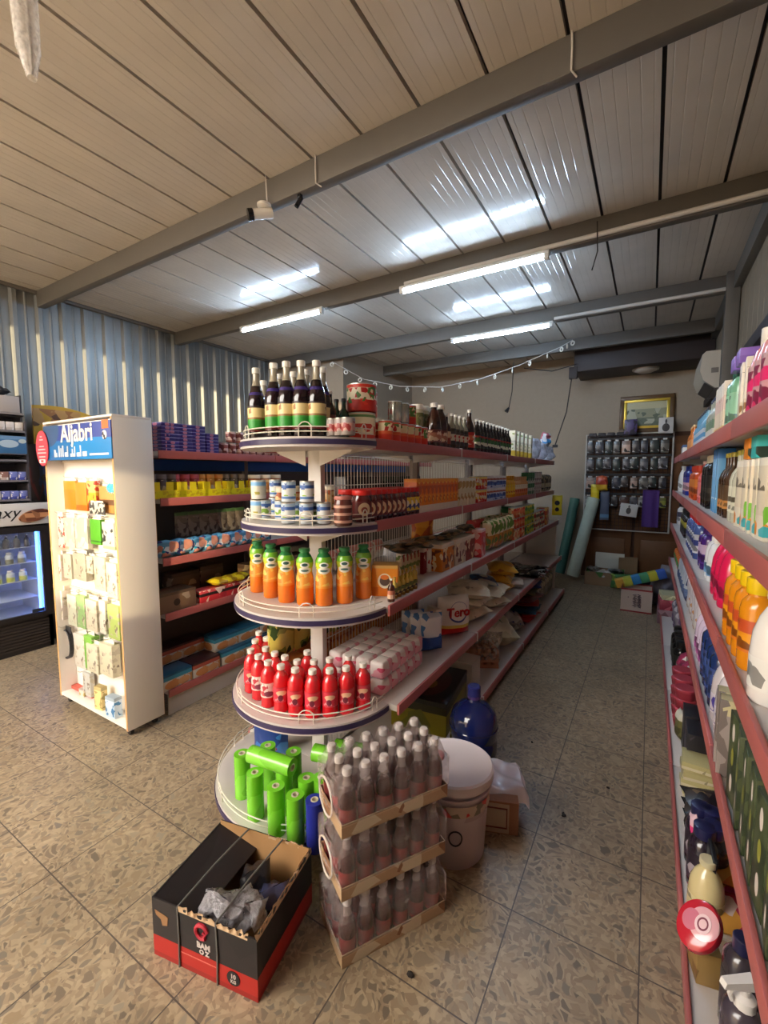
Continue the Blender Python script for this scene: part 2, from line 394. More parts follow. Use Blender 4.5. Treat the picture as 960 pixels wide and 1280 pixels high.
# ================================================================== ROOM
XL, XR, YB, ZC = -5.25, 0.62, 7.40, 3.35
def floor_mat():
    m, N, L, b = _new('terrazzo_tiles')
    tc = N.new('ShaderNodeTexCoord')
    nz = N.new('ShaderNodeTexNoise'); nz.inputs['Scale'].default_value = 9; L.new(tc.outputs['Object'], nz.inputs['Vector'])
    add = N.new('ShaderNodeMix'); add.data_type = 'RGBA'; add.blend_type = 'LINEAR_LIGHT'; add.inputs[0].default_value = .06
    L.new(tc.outputs['Object'], add.inputs[6]); L.new(nz.outputs['Color'], add.inputs[7])
    def vor(scale, feat):
        v = N.new('ShaderNodeTexVoronoi'); v.feature = feat; v.inputs['Scale'].default_value = scale
        L.new(add.outputs[2], v.inputs['Vector']); return v
    c1 = vor(35, 'F1'); e1 = vor(35, 'DISTANCE_TO_EDGE')
    sc = N.new('ShaderNodeSeparateColor'); L.new(c1.outputs['Color'], sc.inputs[0])
    r = N.new('ShaderNodeValToRGB'); el = r.color_ramp.elements
    el[0].position = 0; el[0].color = lin((116, 103, 88)); el[1].position = 1; el[1].color = lin((158, 146, 126))
    for p, c in ((.25, (134, 118, 99)), (.45, (146, 130, 108)), (.6, (128, 118, 104)), (.8, (160, 138, 108))):
        k = el.new(p); k.color = lin(c)
    L.new(sc.outputs[0], r.inputs[0])
    c2 = vor(70, 'F1'); s2 = N.new('ShaderNodeSeparateColor'); L.new(c2.outputs['Color'], s2.inputs[0])
    r2 = N.new('ShaderNodeValToRGB'); r2.color_ramp.elements[0].color = lin((148, 128, 104)); r2.color_ramp.elements[1].color = lin((184, 164, 134))
    L.new(s2.outputs[1], r2.inputs[0])
    mask = N.new('ShaderNodeMapRange'); mask.inputs[1].default_value = .13; mask.inputs[2].default_value = .17
    L.new(e1.outputs['Distance'], mask.inputs[0])
    big = N.new('ShaderNodeMath'); big.operation = 'GREATER_THAN'; big.inputs[1].default_value = .28; L.new(sc.outputs[1], big.inputs[0])
    fac = N.new('ShaderNodeMath'); fac.operation = 'MULTIPLY'; L.new(mask.outputs[0], fac.inputs[0]); L.new(big.outputs[0], fac.inputs[1])
    mx = N.new('ShaderNodeMix'); mx.data_type = 'RGBA'; L.new(fac.outputs[0], mx.inputs[0]); L.new(r2.outputs[0], mx.inputs[6]); L.new(r.outputs[0], mx.inputs[7])
    # joints of the 40 cm tiles
    sp = N.new('ShaderNodeSeparateXYZ'); L.new(tc.outputs['Object'], sp.inputs[0])
    def joint(out, off):
        a = N.new('ShaderNodeMath'); a.operation = 'ADD'; a.inputs[1].default_value = off; L.new(out, a.inputs[0])
        d = N.new('ShaderNodeMath'); d.operation = 'DIVIDE'; d.inputs[1].default_value = .4; L.new(a.outputs[0], d.inputs[0])
        f = N.new('ShaderNodeMath'); f.operation = 'FRACT'; L.new(d.outputs[0], f.inputs[0])
        s = N.new('ShaderNodeMath'); s.operation = 'SUBTRACT'; s.inputs[1].default_value = .5; L.new(f.outputs[0], s.inputs[0])
        b_ = N.new('ShaderNodeMath'); b_.operation = 'ABSOLUTE'; L.new(s.outputs[0], b_.inputs[0])
        g = N.new('ShaderNodeMath'); g.operation = 'GREATER_THAN'; g.inputs[1].default_value = .4945; L.new(b_.outputs[0], g.inputs[0]); return g
    jx, jy = joint(sp.outputs[0], .36+8), joint(sp.outputs[1], 8-.69+.4)
    j = N.new('ShaderNodeMath'); j.operation = 'MAXIMUM'; L.new(jx.outputs[0], j.inputs[0]); L.new(jy.outputs[0], j.inputs[1])
    jm = N.new('ShaderNodeMix'); jm.data_type = 'RGBA'; L.new(j.outputs[0], jm.inputs[0]); L.new(mx.outputs[2], jm.inputs[6]); jm.inputs[7].default_value = lin((88, 78, 70))
    dn = N.new('ShaderNodeTexNoise'); dn.inputs['Scale'].default_value = 2.2; dn.inputs['Detail'].default_value = 6; L.new(tc.outputs['Object'], dn.inputs['Vector'])
    dr = N.new('ShaderNodeMapRange'); dr.inputs[1].default_value = .3; dr.inputs[2].default_value = .7; dr.inputs[3].default_value = .64; dr.inputs[4].default_value = .94; L.new(dn.outputs['Fac'], dr.inputs[0])
    mm = N.new('ShaderNodeMix'); mm.data_type = 'RGBA'; mm.blend_type = 'MULTIPLY'; mm.inputs[0].default_value = 1
    L.new(jm.outputs[2], mm.inputs[6]); L.new(dr.outputs[0], mm.inputs[7]); L.new(mm.outputs[2], b.inputs['Base Color'])
    rr = N.new('ShaderNodeMapRange'); rr.inputs[3].default_value = .28; rr.inputs[4].default_value = .52; L.new(dn.outputs['Fac'], rr.inputs[0]); L.new(rr.outputs[0], b.inputs['Roughness'])
    return m
struct('floor', MB().box(XL-.1, XR+.1, -1.6, YB+.1, -.12, 0), floor_mat(), 0)

def ceiling_mat():
    m, N, L, b = _new('sandwich_panel_sheet')
    b.inputs['Base Color'].default_value = lin((176, 170, 162)); b.inputs['Roughness'].default_value = .13
    b.inputs['Specular IOR Level'].default_value = .35
    tc = N.new('ShaderNodeTexCoord'); mp = N.new('ShaderNodeMapping'); mp.inputs['Scale'].default_value = (1, .22, 1)
    L.new(tc.outputs['Object'], mp.inputs[0])
    nz = N.new('ShaderNodeTexNoise'); nz.inputs['Scale'].default_value = 11; nz.inputs['Detail'].default_value = 3; L.new(mp.outputs[0], nz.inputs['Vector'])
    n2 = N.new('ShaderNodeTexNoise'); n2.inputs['Scale'].default_value = 5; n2.inputs['Detail'].default_value = 5; L.new(tc.outputs['Object'], n2.inputs['Vector'])
    mr = N.new('ShaderNodeMapRange'); mr.inputs[3].default_value = .88; mr.inputs[4].default_value = 1.1; L.new(n2.outputs['Fac'], mr.inputs[0])
    mx = N.new('ShaderNodeMix'); mx.data_type = 'RGBA'; mx.blend_type = 'MULTIPLY'; mx.inputs[0].default_value = 1; mx.inputs[6].default_value = lin((206, 197, 184))
    L.new(mr.outputs[0], mx.inputs[7]); L.new(mx.outputs[2], b.inputs['Base Color'])
    bp = N.new('ShaderNodeBump'); bp.inputs['Strength'].default_value = .13; bp.inputs['Distance'].default_value = .02
    L.new(nz.outputs['Fac'], bp.inputs['Height']); L.new(bp.outputs['Normal'], b.inputs['Normal'])
    return m
cm = MB(); W = .3365
x = -.0285 - W*16
while x < XR+.1:
    x0, x1 = max(x+.009, XL-.1), min(x+W-.009, XR+.1)
    if x1 > x0:
        ys = [-1.6, YB+.1]; prof = []; k = 6; w = (x1-x0)/k      # shallow stiffening ribs along each panel
        for i in range(k):
            a = x0+i*w
            prof += [(a, ZC), (a+w*.44, ZC), (a+w*.5, ZC+.0012), (a+w*.56, ZC)]
        prof.append((x1, ZC))
        cm.add([(px, y, pz) for y in ys for px, pz in prof], [(i, i+1, len(prof)+i+1, len(prof)+i) for i in range(len(prof)-1)], 0)
        cm.add([(x0, y, z) for y in ys for z in (ZC, ZC+.03)], [(0, 1, 3, 2)], 0); cm.add([(x1, y, z) for y in ys for z in (ZC, ZC+.03)], [(0, 2, 3, 1)], 0)
    x += W
cm.box(XL-.1, XR+.1, -1.6, YB+.1, ZC+.03, ZC+.1, 1)
struct('ceiling', cm, [ceiling_mat(), M('seam_dark', (58, 56, 56), .7)], 0)

# left wall: trapezoid corrugated sheet
wm = MB(); pr_ = []; y = 1.868-.2056*17
while y < YB:
    for dy, dx in ((-.034, 0), (-.017, .034), (.017, .034), (.034, 0), (.085, 0), (.0925, .006), (.103, .006), (.111, 0)):
        if -1.6 < y+dy < YB: pr_.append((y+dy, XL+dx))
    y += .2056
wm.add([(xx, yy, z) for z in (0, ZC+.03) for yy, xx in pr_], [(i, i+1, len(pr_)+i+1, len(pr_)+i) for i in range(len(pr_)-1)])
wm.box(XL-.1, XL-.02, -1.6, YB, 0, ZC+.03)
struct('wall_left', wm, M('galvanised_sheet', (150, 152, 150), .42, .55, bump=.05, bscale=6, var=.08), 0)
plaster = M('beige_plaster', (164, 148, 128), .85, bump=.1, bscale=20, var=.06)
struct('wall_back', MB().box(XL-.1, XR+.1, YB, YB+.12, 0, ZC+.05), plaster, 0)
struct('wall_alcove', MB().box(XL-.02, -3.87, 5.25, YB, 0, ZC), plaster, 0)
# right wall: grey lining below the rail, ribbed beige sheet above it
struct('wall_right', MB().box(XR, XR+.12, -1.6, YB, 0, ZC+.05), M('grey_lining', (118, 110, 112), .7, var=.06, bscale=8), 0)
um = MB(); y = .6
while y < 7.3:
    um.box(XR-.012, XR, y, y+.19, 2.56, 3.2, 0, .004); y += .2
struct('wall_right_sheet', um, M('beige_sheet', (134, 122, 104), .6), 20)
dark = M('painted_steel', (106, 101, 94), .55, .1, var=.06, bscale=12)
darker = M('dark_steel', (66, 62, 66), .55, .2)
struct('trim_1', MB().box(XR-.05, XR, -1.6, YB, 2.47, 2.56, 0, .004), darker)
struct('trim_2', MB().box(XR-.07, XR, -1.6, YB, 3.2, ZC, 0, .004), dark)
struct('trim_3', MB().box(XR-.12, XR-.02, 5.0, 5.1, 0, ZC, 0, .004), dark)
struct('trim_4', MB().box(XL+.03, XL+.07, -1.6, YB, ZC-.03, ZC, 0, .003), dark)
for k, (yy, zb) in enumerate(((2.04, 3.2), (3.5, 3.2), (5.08, 3.2), (6.36, 3.2))):
    struct('ceiling_beam', MB().box(XL+.05, XR-.02, yy, yy+.07, zb, ZC, 0, .006), dark)
# soffit box over the back of the aisle
struct('ceiling_soffit', MB().box(-.98, XR-.02, 6.72, YB, 2.99, ZC, 0, .01).box(-1.04, -.93, 6.7, 6.78, 2.9, 3.06, 0, .01), M('dark_brown_board', (52, 42, 40), .6, var=.1))
# wooden double door behind the accessory board
wood = M('brown_wood', (112, 72, 42), .5, var=.22, bscale=7)
dm = MB().box(-.86, .5, YB-.05, YB, 0, 2.16, 0, .004)
door = struct('door_1', dm, M('brown_door_frame', (78, 50, 34), .55, var=.15, bscale=9))
for i in range(2):
    lf = part('door_leaf', MB().box(-.80+.64*i, -.20+.64*i, YB-.075, YB-.05, .02, 2.1, 0, .004), wood, door)
    for j, (a, b) in enumerate(((.12, .62), (.72, 1.2), (1.3, 2.0))):
        part('door_panel', MB().box(-.72+.64*i, -.28+.64*i, YB-.088, YB-.074, a, b, 0, .008), wood, lf)
# shop front behind the camera: wide opening, ground outside, and an added sun-blocking wall
fm = MB().box(-.95, XR+.12, -1.6, -1.5, 0, ZC+.05).box(XL-.1, XL+.1, -1.6, -1.5, 0, 2.95)  # right block widened, out of view, to darken the right of the shop
fm.box(-1.42, -1.138, -1.6, -1.5, 0, 2.6).box(-1.110, -.95, -1.6, -1.5, 0, 2.95)     # made-up door leaves out of view; their slit shapes a sun streak
struct('wall_front', fm, plaster, 0)
struct('ground_outside', MB().box(-14, 10, -14, -1.6, -.15, -.02), M('paving_outside', (178, 166, 146), .9, var=.1, bscale=3), 0)
ex = MB().box(-12, -1.5, -5.3, -5.0, 0, 2.75).box(-1.5, -.3, -5.3, -5.0, 0, 1.44).box(-1.5, 9, -5.3, -5.0, 2.32, 3.6)  # added unseen blocker; gaps let sun onto the stand, ribs and floor streak
ex.box(-.3, -.14, -5.3, -5.0, 0, 2.32).box(-.14, .10, -5.3, -5.0, 0, .5).box(-.14, .10, -5.3, -5.0, .8, 2.32).box(.10, 9, -5.3, -5.0, 0, 2.32)
struct('wall_sun_mask', ex, plaster, 0)
# ================================================================== SHELVING
white = M('shelf_white', (204, 196, 190), .45, var=.05, bscale=8)
offw = M('post_white', (214, 208, 200), .45)
pink = M('price_rail_red', (176, 97, 93), .4, var=.08, bscale=10)
navy = M('band_navy', (58, 48, 84), .35)
wire = M('white_wire', (226, 220, 206), .35)
greyback = M('back_panel_grey', (150, 142, 138), .6, var=.06)
GX, GY, GE = -1.42, 1.68, 6.0
TZ = [.085, .515, .975, 1.36, 1.735]
THX = [.52, .47, .42, .35, .34]            # half depth of each pair of shelves
ERX = [.50, .425, .41, .365, .36]; ERY = [.505, .40, .375, .335, .33]
gon = thing('gondola_shelving', 'long double-sided white gondola with red price rails and rounded end shelves', 'shelving', (GX, GY, 0))
part('end_post', MB().box(-.04, .04, .0, .035, 0, 1.73, 0, .003), offw, gon)
for k in range(1, 5):
    part('upright', MB().box(-.03, .03, 1.08*k-.02, 1.08*k+.02, 0, 1.75, 0, .003), M('upright_grey', (150, 138, 132), .5), gon)
part('base_plinth', MB().box(-.46, .46, .02, GE-GY, 0, .035), M('plinth_white', (190, 182, 174), .5), gon)
for ti, (z, hx) in enumerate(zip(TZ, THX)):
    for k in range(4):
        for sg in (1, -1):
            sh = part('shelf', MB().box(min(sg*.015, sg*hx), max(sg*.015, sg*hx), 1.08*k+.004, 1.08*k+1.076, z-.03, z, 0, .003), white, gon)
            a, b = sorted((sg*hx, sg*(hx+.012)))
            part('price_rail', MB().box(a, b, 1.08*k+.004, 1.08*k+1.07, z-.045, z+.006, 0, .002), pink, sh)
            part('rail_clip', MB().box(a-.001, b+.003, 1.08*k+1.062, 1.08*k+1.078, z-.047, z+.01, 0, .002), offw, sh)
            for by in (.06, 1.02):
                if ti: part('shelf_bracket', MB().prism([(0, 0), (hx*.8, 0), (hx*.8, -.012), (0, -.05)], -.0015, .0015).tf(T(sg*.02, 1.08*k+by, z-.031) @ (RX(PI/2) if sg > 0 else RX(PI/2) @ RY(PI))), offw, sh)
    if ti < 4:
        for k in range(4):
            m = MB(); z1 = TZ[ti+1]-.06
            for i in range(34): m.tube([(0, 1.08*k+.04+i*.0303, z+.01), (0, 1.08*k+.04+i*.0303, z1)], .0018, 5)
            for zz in (z+.012, (z+z1)/2, z1): m.tube([(0, 1.08*k+.03, zz), (0, 1.08*k+1.05, zz)], .0025, 5)
            part('wire_mesh_panel', m, wire, gon)
    # rounded end shelf
    rx, ry = ERX[ti], ERY[ti]
    arc = lambda f, n=30, o=0: [((rx*f+o)*math.cos(PI+PI*i/n), (ry*f+o)*math.sin(PI+PI*i/n)) for i in range(n+1)]
    e = part('end_shelf', MB().prism(arc(1), z-.042, z-.0005), white, gon)
    m = MB(); a0, a1 = arc(1, o=.0045), arc(1, o=.0005)
    n = len(a0)
    m.add([(x, y, zz) for zz in (z-.032, z-.010) for x, y in a0], [(i, i+1, n+i+1, n+i) for i in range(n-1)])
    m.add([(x, y, z-.032) for x, y in a1]+[(x, y, z-.032) for x, y in a0], [(i, i+1, n+i+1, n+i) for i in range(n-1)])
    m.add([(x, y, z-.010) for x, y in a1]+[(x, y, z-.010) for x, y in a0], [(i, n+i, n+i+1, i+1) for i in range(n-1)])
    part('coloured_band', m, navy, e)
    g = arc(.955, 40); m = MB()
    if ti == 0: g = arc(.975, 40)
    for zz in ((.022, .042) if ti else (.03, .055)): m.tube([(x, y, z+zz) for x, y in g], .0026, 6)
    for ii in ((2, 4), (13, 15), (26, 28), (37, 38)):
        p, q = g[ii[0]], g[ii[1]]
        c = ((p[0]+q[0])/2, (p[1]+q[1])/2)
        m.tube([(p[0], p[1], z), (p[0], p[1], z+.045), ((p[0]+c[0])/2, (p[1]+c[1])/2, z+.058), (c[0], c[1], z+.061), ((q[0]+c[0])/2, (q[1]+c[1])/2, z+.058), (q[0], q[1], z+.045), (q[0], q[1], z)], .0026, 6)
    part('wire_guard', m, wire, e)
    if ti:
        for sg in (-1, 1): part('shelf_bracket', MB().prism([(0, 0), (rx*.55, 0), (rx*.5, -.012), (0, -.075)], -.002, .002).tf(T(sg*.045, -.01, z-.043) @ (RX(PI/2) if sg > 0 else RX(PI/2) @ RY(PI)) @ T(0, 0, 0)), offw, e)
part('far_end_panel', MB().box(-.012, .40, GE-GY-.006, GE-GY+.006, .03, .9, 0).tube([(.40, GE-GY, 0), (.40, GE-GY, .93)], .008, 8), wire, gon)

# ---- wall rack on the right
RX0, RXB = .205, .60
RZ_ = [.13, .74, 1.085, 1.41, 1.725]
rack = thing('wall_shelving', 'long wall shelving with red price rails along the aisle beside the grey wall', 'shelving', (RXB, 3, 0))
Y0, Y1 = .72, 5.22
nb = 5; bw = (Y1-Y0)/nb
for k in range(nb+1):
    part('upright', MB().box(-.035, -.004, Y0+bw*k-.015-3, Y0+bw*k+.015-3, 0, 2.0, 0, .003), M('upright_grey', (150, 138, 132), .5), rack)
for ti, z in enumerate(RZ_):
    xe = (.16 if ti == 0 else RX0)-RXB
    for k in range(nb):
        ya, yb = Y0+bw*k-3+.003, Y0+bw*(k+1)-3-.003
        sh = part('shelf', MB().box(xe, -.006, ya, yb, z-.03, z, 0, .003), white, rack)
        part('price_rail', MB().box(xe-.012, xe, ya, yb, z-.045, z+.008, 0, .002), pink, sh)
        if ti == 0: part('kick_plate', MB().box(xe+.004, xe+.012, ya, yb, 0, z-.03), M('kick_red', (150, 86, 84), .5), sh)
        else:
            for yy in (ya+.01, yb-.01): part('shelf_bracket', MB().box(xe+.06, -.03, yy-.004, yy+.004, z-.055, z-.031, 0), offw, sh)
for k in range(nb):
    part('back_panel', MB().box(-.012, -.002, Y0+bw*k-3+.016, Y0+bw*(k+1)-3-.016, .1, 1.98), greyback, rack)

# ---- rack behind the accessory stand, facing the middle gondola
LX, LXB = -2.62, -3.02
LZ = [.165, .675, 1.035, 1.42, 1.72]
lrack = thing('side_shelving', 'white shelving with red price rails behind the accessory stand', 'shelving', (LXB, 1.62, 0))
for k in range(5): part('upright', MB().box(.0, .035, 1.0*k-.0, 1.0*k+.035, 0, 1.74, 0, .003), M('upright_grey', (150, 138, 132), .5), lrack)
for ti, z in enumerate(LZ):
    for k in range(4):
        ya, yb = 1.0*k+.003, 1.0*k+.997
        sh = part('shelf', MB().box(.006, LX-LXB-.01, ya, yb, z-.03, z, 0, .003), white, lrack)
        part('price_rail', MB().box(LX-LXB-.01, LX-LXB, ya, yb, z-.045, z+.006, 0, .002), pink, sh)
        if ti == 0: part('kick_plate', MB().box(LX-LXB-.022, LX-LXB-.012, ya, yb, 0, z-.03), M('plinth_white', (190, 182, 174), .5), sh)
for k in range(4): part('back_panel', MB().box(-.012, -.002, 1.0*k+.004, 1.0*k+.996, .1, 1.7), M('back_panel_dark', (96, 88, 84), .6), lrack)
part('header_strip', MB().box(.02, .03, .03, 3.9, 1.6, 1.68), M('header_blue', (46, 104, 190), .5), lrack)
# ================================================================== GOODS ON THE GONDOLA
wcap = M('cap_white', (236, 232, 222), .35)
tin = M('tin', (200, 198, 190), .3, .9)
gold = M('cap_gold', (196, 156, 74), .3, .7)
gcap = M('cap_green', (44, 118, 66), .4)
bcap = M('cap_black', (30, 28, 30), .4)
rcap = M('cap_red', (206, 38, 30), .4)
def ell(u, rx, ry, z, cx=GX, cy=GY):
    """point on the half ellipse rx, ry whose column in the photo is u"""
    best = None
    for i in range(241):
        a = PI*.93 + (PI*1.14)*i/240
        p = (cx+rx*math.cos(a), cy+ry*math.sin(a))
        d = abs(proj((p[0], p[1], z))[0]-u)
        if math.cos(a) < -.55 and math.sin(a) > -.6 and u > 345: d += 40
        if best is None or d < best[0]: best = (d, p)
    return best[1]
def facing(x, y): return math.atan2(y, x)+PI/2   # turn that brings a thing's -y side towards the camera
Z1, Z2, Z3, Z4, Z0 = TZ[4]+.001, TZ[3]+.001, TZ[2]+.001, TZ[1]+.001, TZ[0]+.001
TOP, SEC, THI, FOU = 'on top round shelf', 'on second round shelf', 'on third round shelf', 'on fourth round shelf'
# --- top end: cordial bottles
cord = bottle('cordial', 'cordial', .318, .040,
    PM('cordial_glass', (30, 12, 14), [(.60, (34, 14, 30)), (.655, (60, 48, 120)), (.70, (26, 10, 14)), (.80, (168, 160, 140))], rough=.12, coat=.5), wcap,
    PM('cordial_label', (110, 34, 30), [(.08, (48, 150, 52)), (.42, (70, 160, 60)), (.48, (150, 110, 60)), (.55, (232, 210, 150)), (.92, (40, 20, 18))], [(70, (160, 110, 60), .12, .5, .92)]), desc='dark cordial bottle')
for i, u in enumerate((322, 331, 344, 359, 377, 397)):
    x, y = ell(u, .30, .27, Z1); put(cord, x, y, Z1, facing(x, y), TOP, 'front row')
for u, k in ((351, .6), (368, .6), (384, .62), (404, .6)):
    x, y = GX+.30*k*((u-372)/30)*.55-.02, GY-.27*k*.62
    x = xat(u, y, Z1); put(cord, x, y, Z1, facing(x, y), TOP, 'back row')
gb = bottle('green_oil', 'slim', .20, .028, PM('green_glass', (22, 60, 44), rough=.1, coat=.5), bcap, PM('green_oil_label', (36, 96, 60), [(.5, (70, 130, 80))], [(60, (220, 210, 170), .15, .2, .9)]), desc='slim green bottle with dark cap')
for u in (421, 430): put(gb, xat(u, 1.72, Z1), 1.72, Z1, 0, TOP)
put(bottle('small_sauce', 'slim', .215, .026, PM('dark_brown_glass', (44, 22, 16), rough=.1, coat=.5), wcap, PM('small_sauce_label', (200, 190, 170), [(.4, (120, 60, 50))]), desc='slim dark sauce bottle with white cap'), xat(413, 1.60, Z1), 1.60, Z1, 0, 'behind the cordial bottles')
sc_ = can('small_grey_can', .075, .03, PM('small_can_print', (150, 140, 134), [(.25, (196, 150, 140)), (.7, (160, 150, 148))], [(60, (150, 50, 50), .2, .2, .8)]), 'short grey and pink can')
for u in (417, 427, 435): put(sc_, xat(u, 1.50, Z1), 1.50, Z1, 0, 'at the end of the top round shelf')
big_red = PM('tomato_tin_print', (206, 44, 30), [(.42, (238, 222, 190)), (.86, (216, 60, 40))], [(26, (226, 60, 36), .35, .05, .45), (32, (200, 40, 36), .3, .5, .85), (45, (80, 130, 60), .12, .3, .9)])
bc1 = can('tomato_tin_cream', .135, .072, PM('cream_tin_print', (214, 60, 40), [(.2, (240, 226, 190)), (.84, (110, 150, 80)), (.93, (230, 214, 180))], [(30, (206, 60, 40), .16, .2, .6)]), 'big cream tomato tin, the lower of two')
bc2 = can('tomato_tin_red', .135, .072, big_red, 'big red and white tomato tin, stacked topmost')
bx, by = xat(451, 1.80, Z1), 1.80
put(bc1, bx, by, Z1, .3, 'at the corner of the top shelf'); put(bc2, bx+.004, by+.003, Z1+.1355, 1.0, 'at the corner of the top shelf')
put(can('tomato_tin_rear', .135, .072, big_red, 'big red and white tin behind the corner tomato tins'), bx-.10, by+.16, Z1, .2); put(can('tomato_tin_rear2', .135, .072, big_red, 'upper big red tin behind the corner tomato tins'), bx-.09, by+.16, Z1+.1355, .9)
tc1 = can('paste_can', .105, .037, PM('paste_print', (214, 54, 28), [(.34, (228, 96, 44)), (.5, (238, 220, 176)), (.9, (220, 80, 50))], [(55, (196, 40, 32), .3, .5, .9), (60, (90, 140, 60), .16, .4, .9)]), 'red tomato paste can')
tc2 = can('silver_can', .105, .037, M('bare_tin', (176, 176, 166), .25, .85), 'bare silver tin can')
X1 = GX+THX[4]-.05
ya, yb = yat(482, X1, Z1), yat(532, X1, Z1); n = int((yb-ya)/.079)
for i in range(n+1):
    y = ya+i*.079
    put(tc1, X1, y, Z1, random.uniform(0, 6), 'on the top shelf', 'bottom layer')
    if 0 < i < n-1: put(tc2 if i in (1, 2) else tc1, X1-.004, y+.02, Z1+.1055, random.uniform(0, 6), 'on the top shelf', 'top layer')
    if i % 2 == 0: put(tc1, X1-.085, y+.03, Z1, random.uniform(0, 6), 'on the top shelf', 'second row')
jr = jar('pickle_jar', .15, .042, PM('pickle_glass', (150, 140, 96), [(.8, (190, 186, 160))], [(40, (110, 112, 60), .4, .05, .8)], rough=.1, coat=.4), wcap, 'white-lidded pale jar', None)
for i, u in enumerate((521, 528, 534)): put(jr, X1-.09, yat(u, X1-.09, Z1+.11), Z1+.106, 0, 'raised behind the tomato cans'); put(tc1, X1-.09, yat(u, X1-.09, Z1+.11), Z1, 0, 'under the pale jars')
ket = bottle('brown_syrup', 'jug', .265, .046, PM('brown_syrup_glass', (58, 26, 16), rough=.12, coat=.5), wcap, PM('brown_syrup_label', (96, 40, 30), [(.2, (180, 120, 90)), (.75, (110, 50, 40))], [(45, (230, 210, 180), .2, .1, .9)]), desc='brown syrup bottle with cream cap')
for i, u in enumerate((542, 550)): put(ket, X1, yat(u, X1, Z1), Z1, 0, 'on the top shelf')
for i, u in enumerate((557, )): put(bottle('brown_small', 'slim', .22, .032, M('brown_gl', (48, 22, 14), .12, coat=.5), wcap, PM('brown_small_label', (150, 60, 40), [(.5, (220, 190, 150))]), desc='smaller brown bottle beside the syrup bottles'), X1, yat(u, X1, Z1), Z1)
vin = bottle('vinegar', 'slim', .235, .031, PM('vinegar_glass', (60, 52, 40), [(.62, (150, 148, 128))], rough=.1, coat=.5), wcap, PM('vinegar_label', (40, 30, 26), [(.3, (216, 206, 180)), (.8, (60, 40, 30))], [(60, (190, 40, 30), .15, .2, .9)]), desc='clear-necked vinegar bottle')
for i in range(4): put(vin, X1, yat(564+i*5.2, X1, Z1), Z1, 0, 'on the top shelf')
put(bottle('red_label', 'cordial', .30, .038, M('dark_sauce', (40, 16, 14), .12, coat=.5), wcap, PM('red_sauce_label', (206, 60, 40), [(.5, (226, 110, 70)), (.8, (200, 50, 40))], [(50, (240, 220, 190), .2, .2, .8)]), desc='tall dark bottle with red label and white cap'), X1, yat(586, X1, Z1), Z1, 0, 'on the top shelf')
soy = bottle('soy', 'slim', .25, .033, M('soy_glass', (26, 14, 14), .12, coat=.5), wcap, PM('soy_label', (40, 60, 36), [(.2, (226, 220, 190)), (.5, (60, 110, 50)), (.85, (180, 50, 36))], [(45, (40, 30, 28), .2, .1, .9)]), desc='dark soy sauce bottle')
ya, yb = yat(595, X1, Z1), yat(634, X1, Z1)
for i in range(11):
    put(soy, X1, ya+(yb-ya)*i/10, Z1, random.uniform(-.5, .5), 'on the top shelf', 'front row')
    if i % 2: put(soy, X1-.08, ya+(yb-ya)*i/10, Z1, random.uniform(-.5, .5), 'on the top shelf', 'back row')
tb = carton('tall_pale_box', .06, .075, .25, PM('tall_box_print', (226, 196, 70), [(.25, (240, 232, 206)), (.55, (214, 204, 180)), (.62, (238, 230, 204))], [(40, (150, 160, 80), .12, .3, .9)]), 'tall cream and yellow box')
for i, u in enumerate((641, 646, 651, 656, 661)): put(tb, X1-.01, yat(u, X1, Z1), Z1, PI/2, 'on the top shelf')
wp = bag('wrapped_pack', .22, .16, .24, film('blue_film', (196, 200, 214), .25, .2), 'pack in clear bluish film', 'wrapped_pack', 'pack', .3, 3)
for i, u in enumerate((668, 677, 686)): put(wp, X1-.03, yat(u, X1, Z1), Z1, 1.2+.3*i, 'at the end of the top shelf', s=(1, 1, 1-.08*i))
put(bag('blue_pack', .16, .10, .16, PM('blue_pack_print', (70, 150, 210), [(.5, (206, 120, 130))], [(25, (235, 235, 240), .3, 0, 1)], rough=.2), 'small blue and pink bag on the film-wrapped packs', wob=.3, seed=5), X1-.02, yat(684, X1, Z1+.2), Z1+.19, 1.3)

# --- second end: milk tins, jars
mk = can('milk_tin', .094, .031, PM('milk_print', (214, 222, 228), [(.14, (92, 132, 190)), (.26, (226, 230, 226)), (.66, (58, 96, 164)), (.82, (178, 198, 214))], [(55, (150, 190, 80), .22, .28, .55), (60, (60, 90, 150), .2, .6, .9)]), 'blue and white milk tin')
mk2 = can('milk_tin_pale', .094, .036, PM('milk_pale_print', (236, 234, 226), [(.2, (222, 222, 206)), (.72, (120, 178, 226)), (.93, (230, 232, 230))], [(40, (190, 180, 90), .2, .05, .4)]), 'pale milk tin with sky-blue top')
for i, (u, f, two) in enumerate(((322, .95, 1), (344, .97, 1), (360, .97, 1), (383, .97, 1), (405, .95, 0))):
    x, y = ell(u, .30*f, .27*f, Z2); k = mk2 if i == 0 else mk
    put(k, x, y, Z2, facing(x, y), SEC, 'bottom layer')
    if two: put(k, x+.003, y+.002, Z2+.0945, facing(x, y)+.2, SEC, 'top layer')
for u in (331, 352, 372, 395):
    y = GY-.16; x = xat(u, y, Z2); put(mk, x, y, Z2, .4, SEC, 'second row')
cj = jar('candy_jar', .125, .040, PM('candy_jar_print', (70, 34, 28), [(.1, (196, 150, 130)), (.2, (88, 44, 36)), (.38, (196, 150, 130)), (.48, (92, 46, 38)), (.66, (200, 156, 136)), (.76, (92, 46, 38))], rough=.15, coat=.4), M('lid_rose', (176, 110, 100), .4), 'brown ringed jar beside the red-lidded jars', lidh=.12)
put(cj, xat(429, 1.50, Z2), 1.50, Z2)
X2 = GX+THX[3]-.05
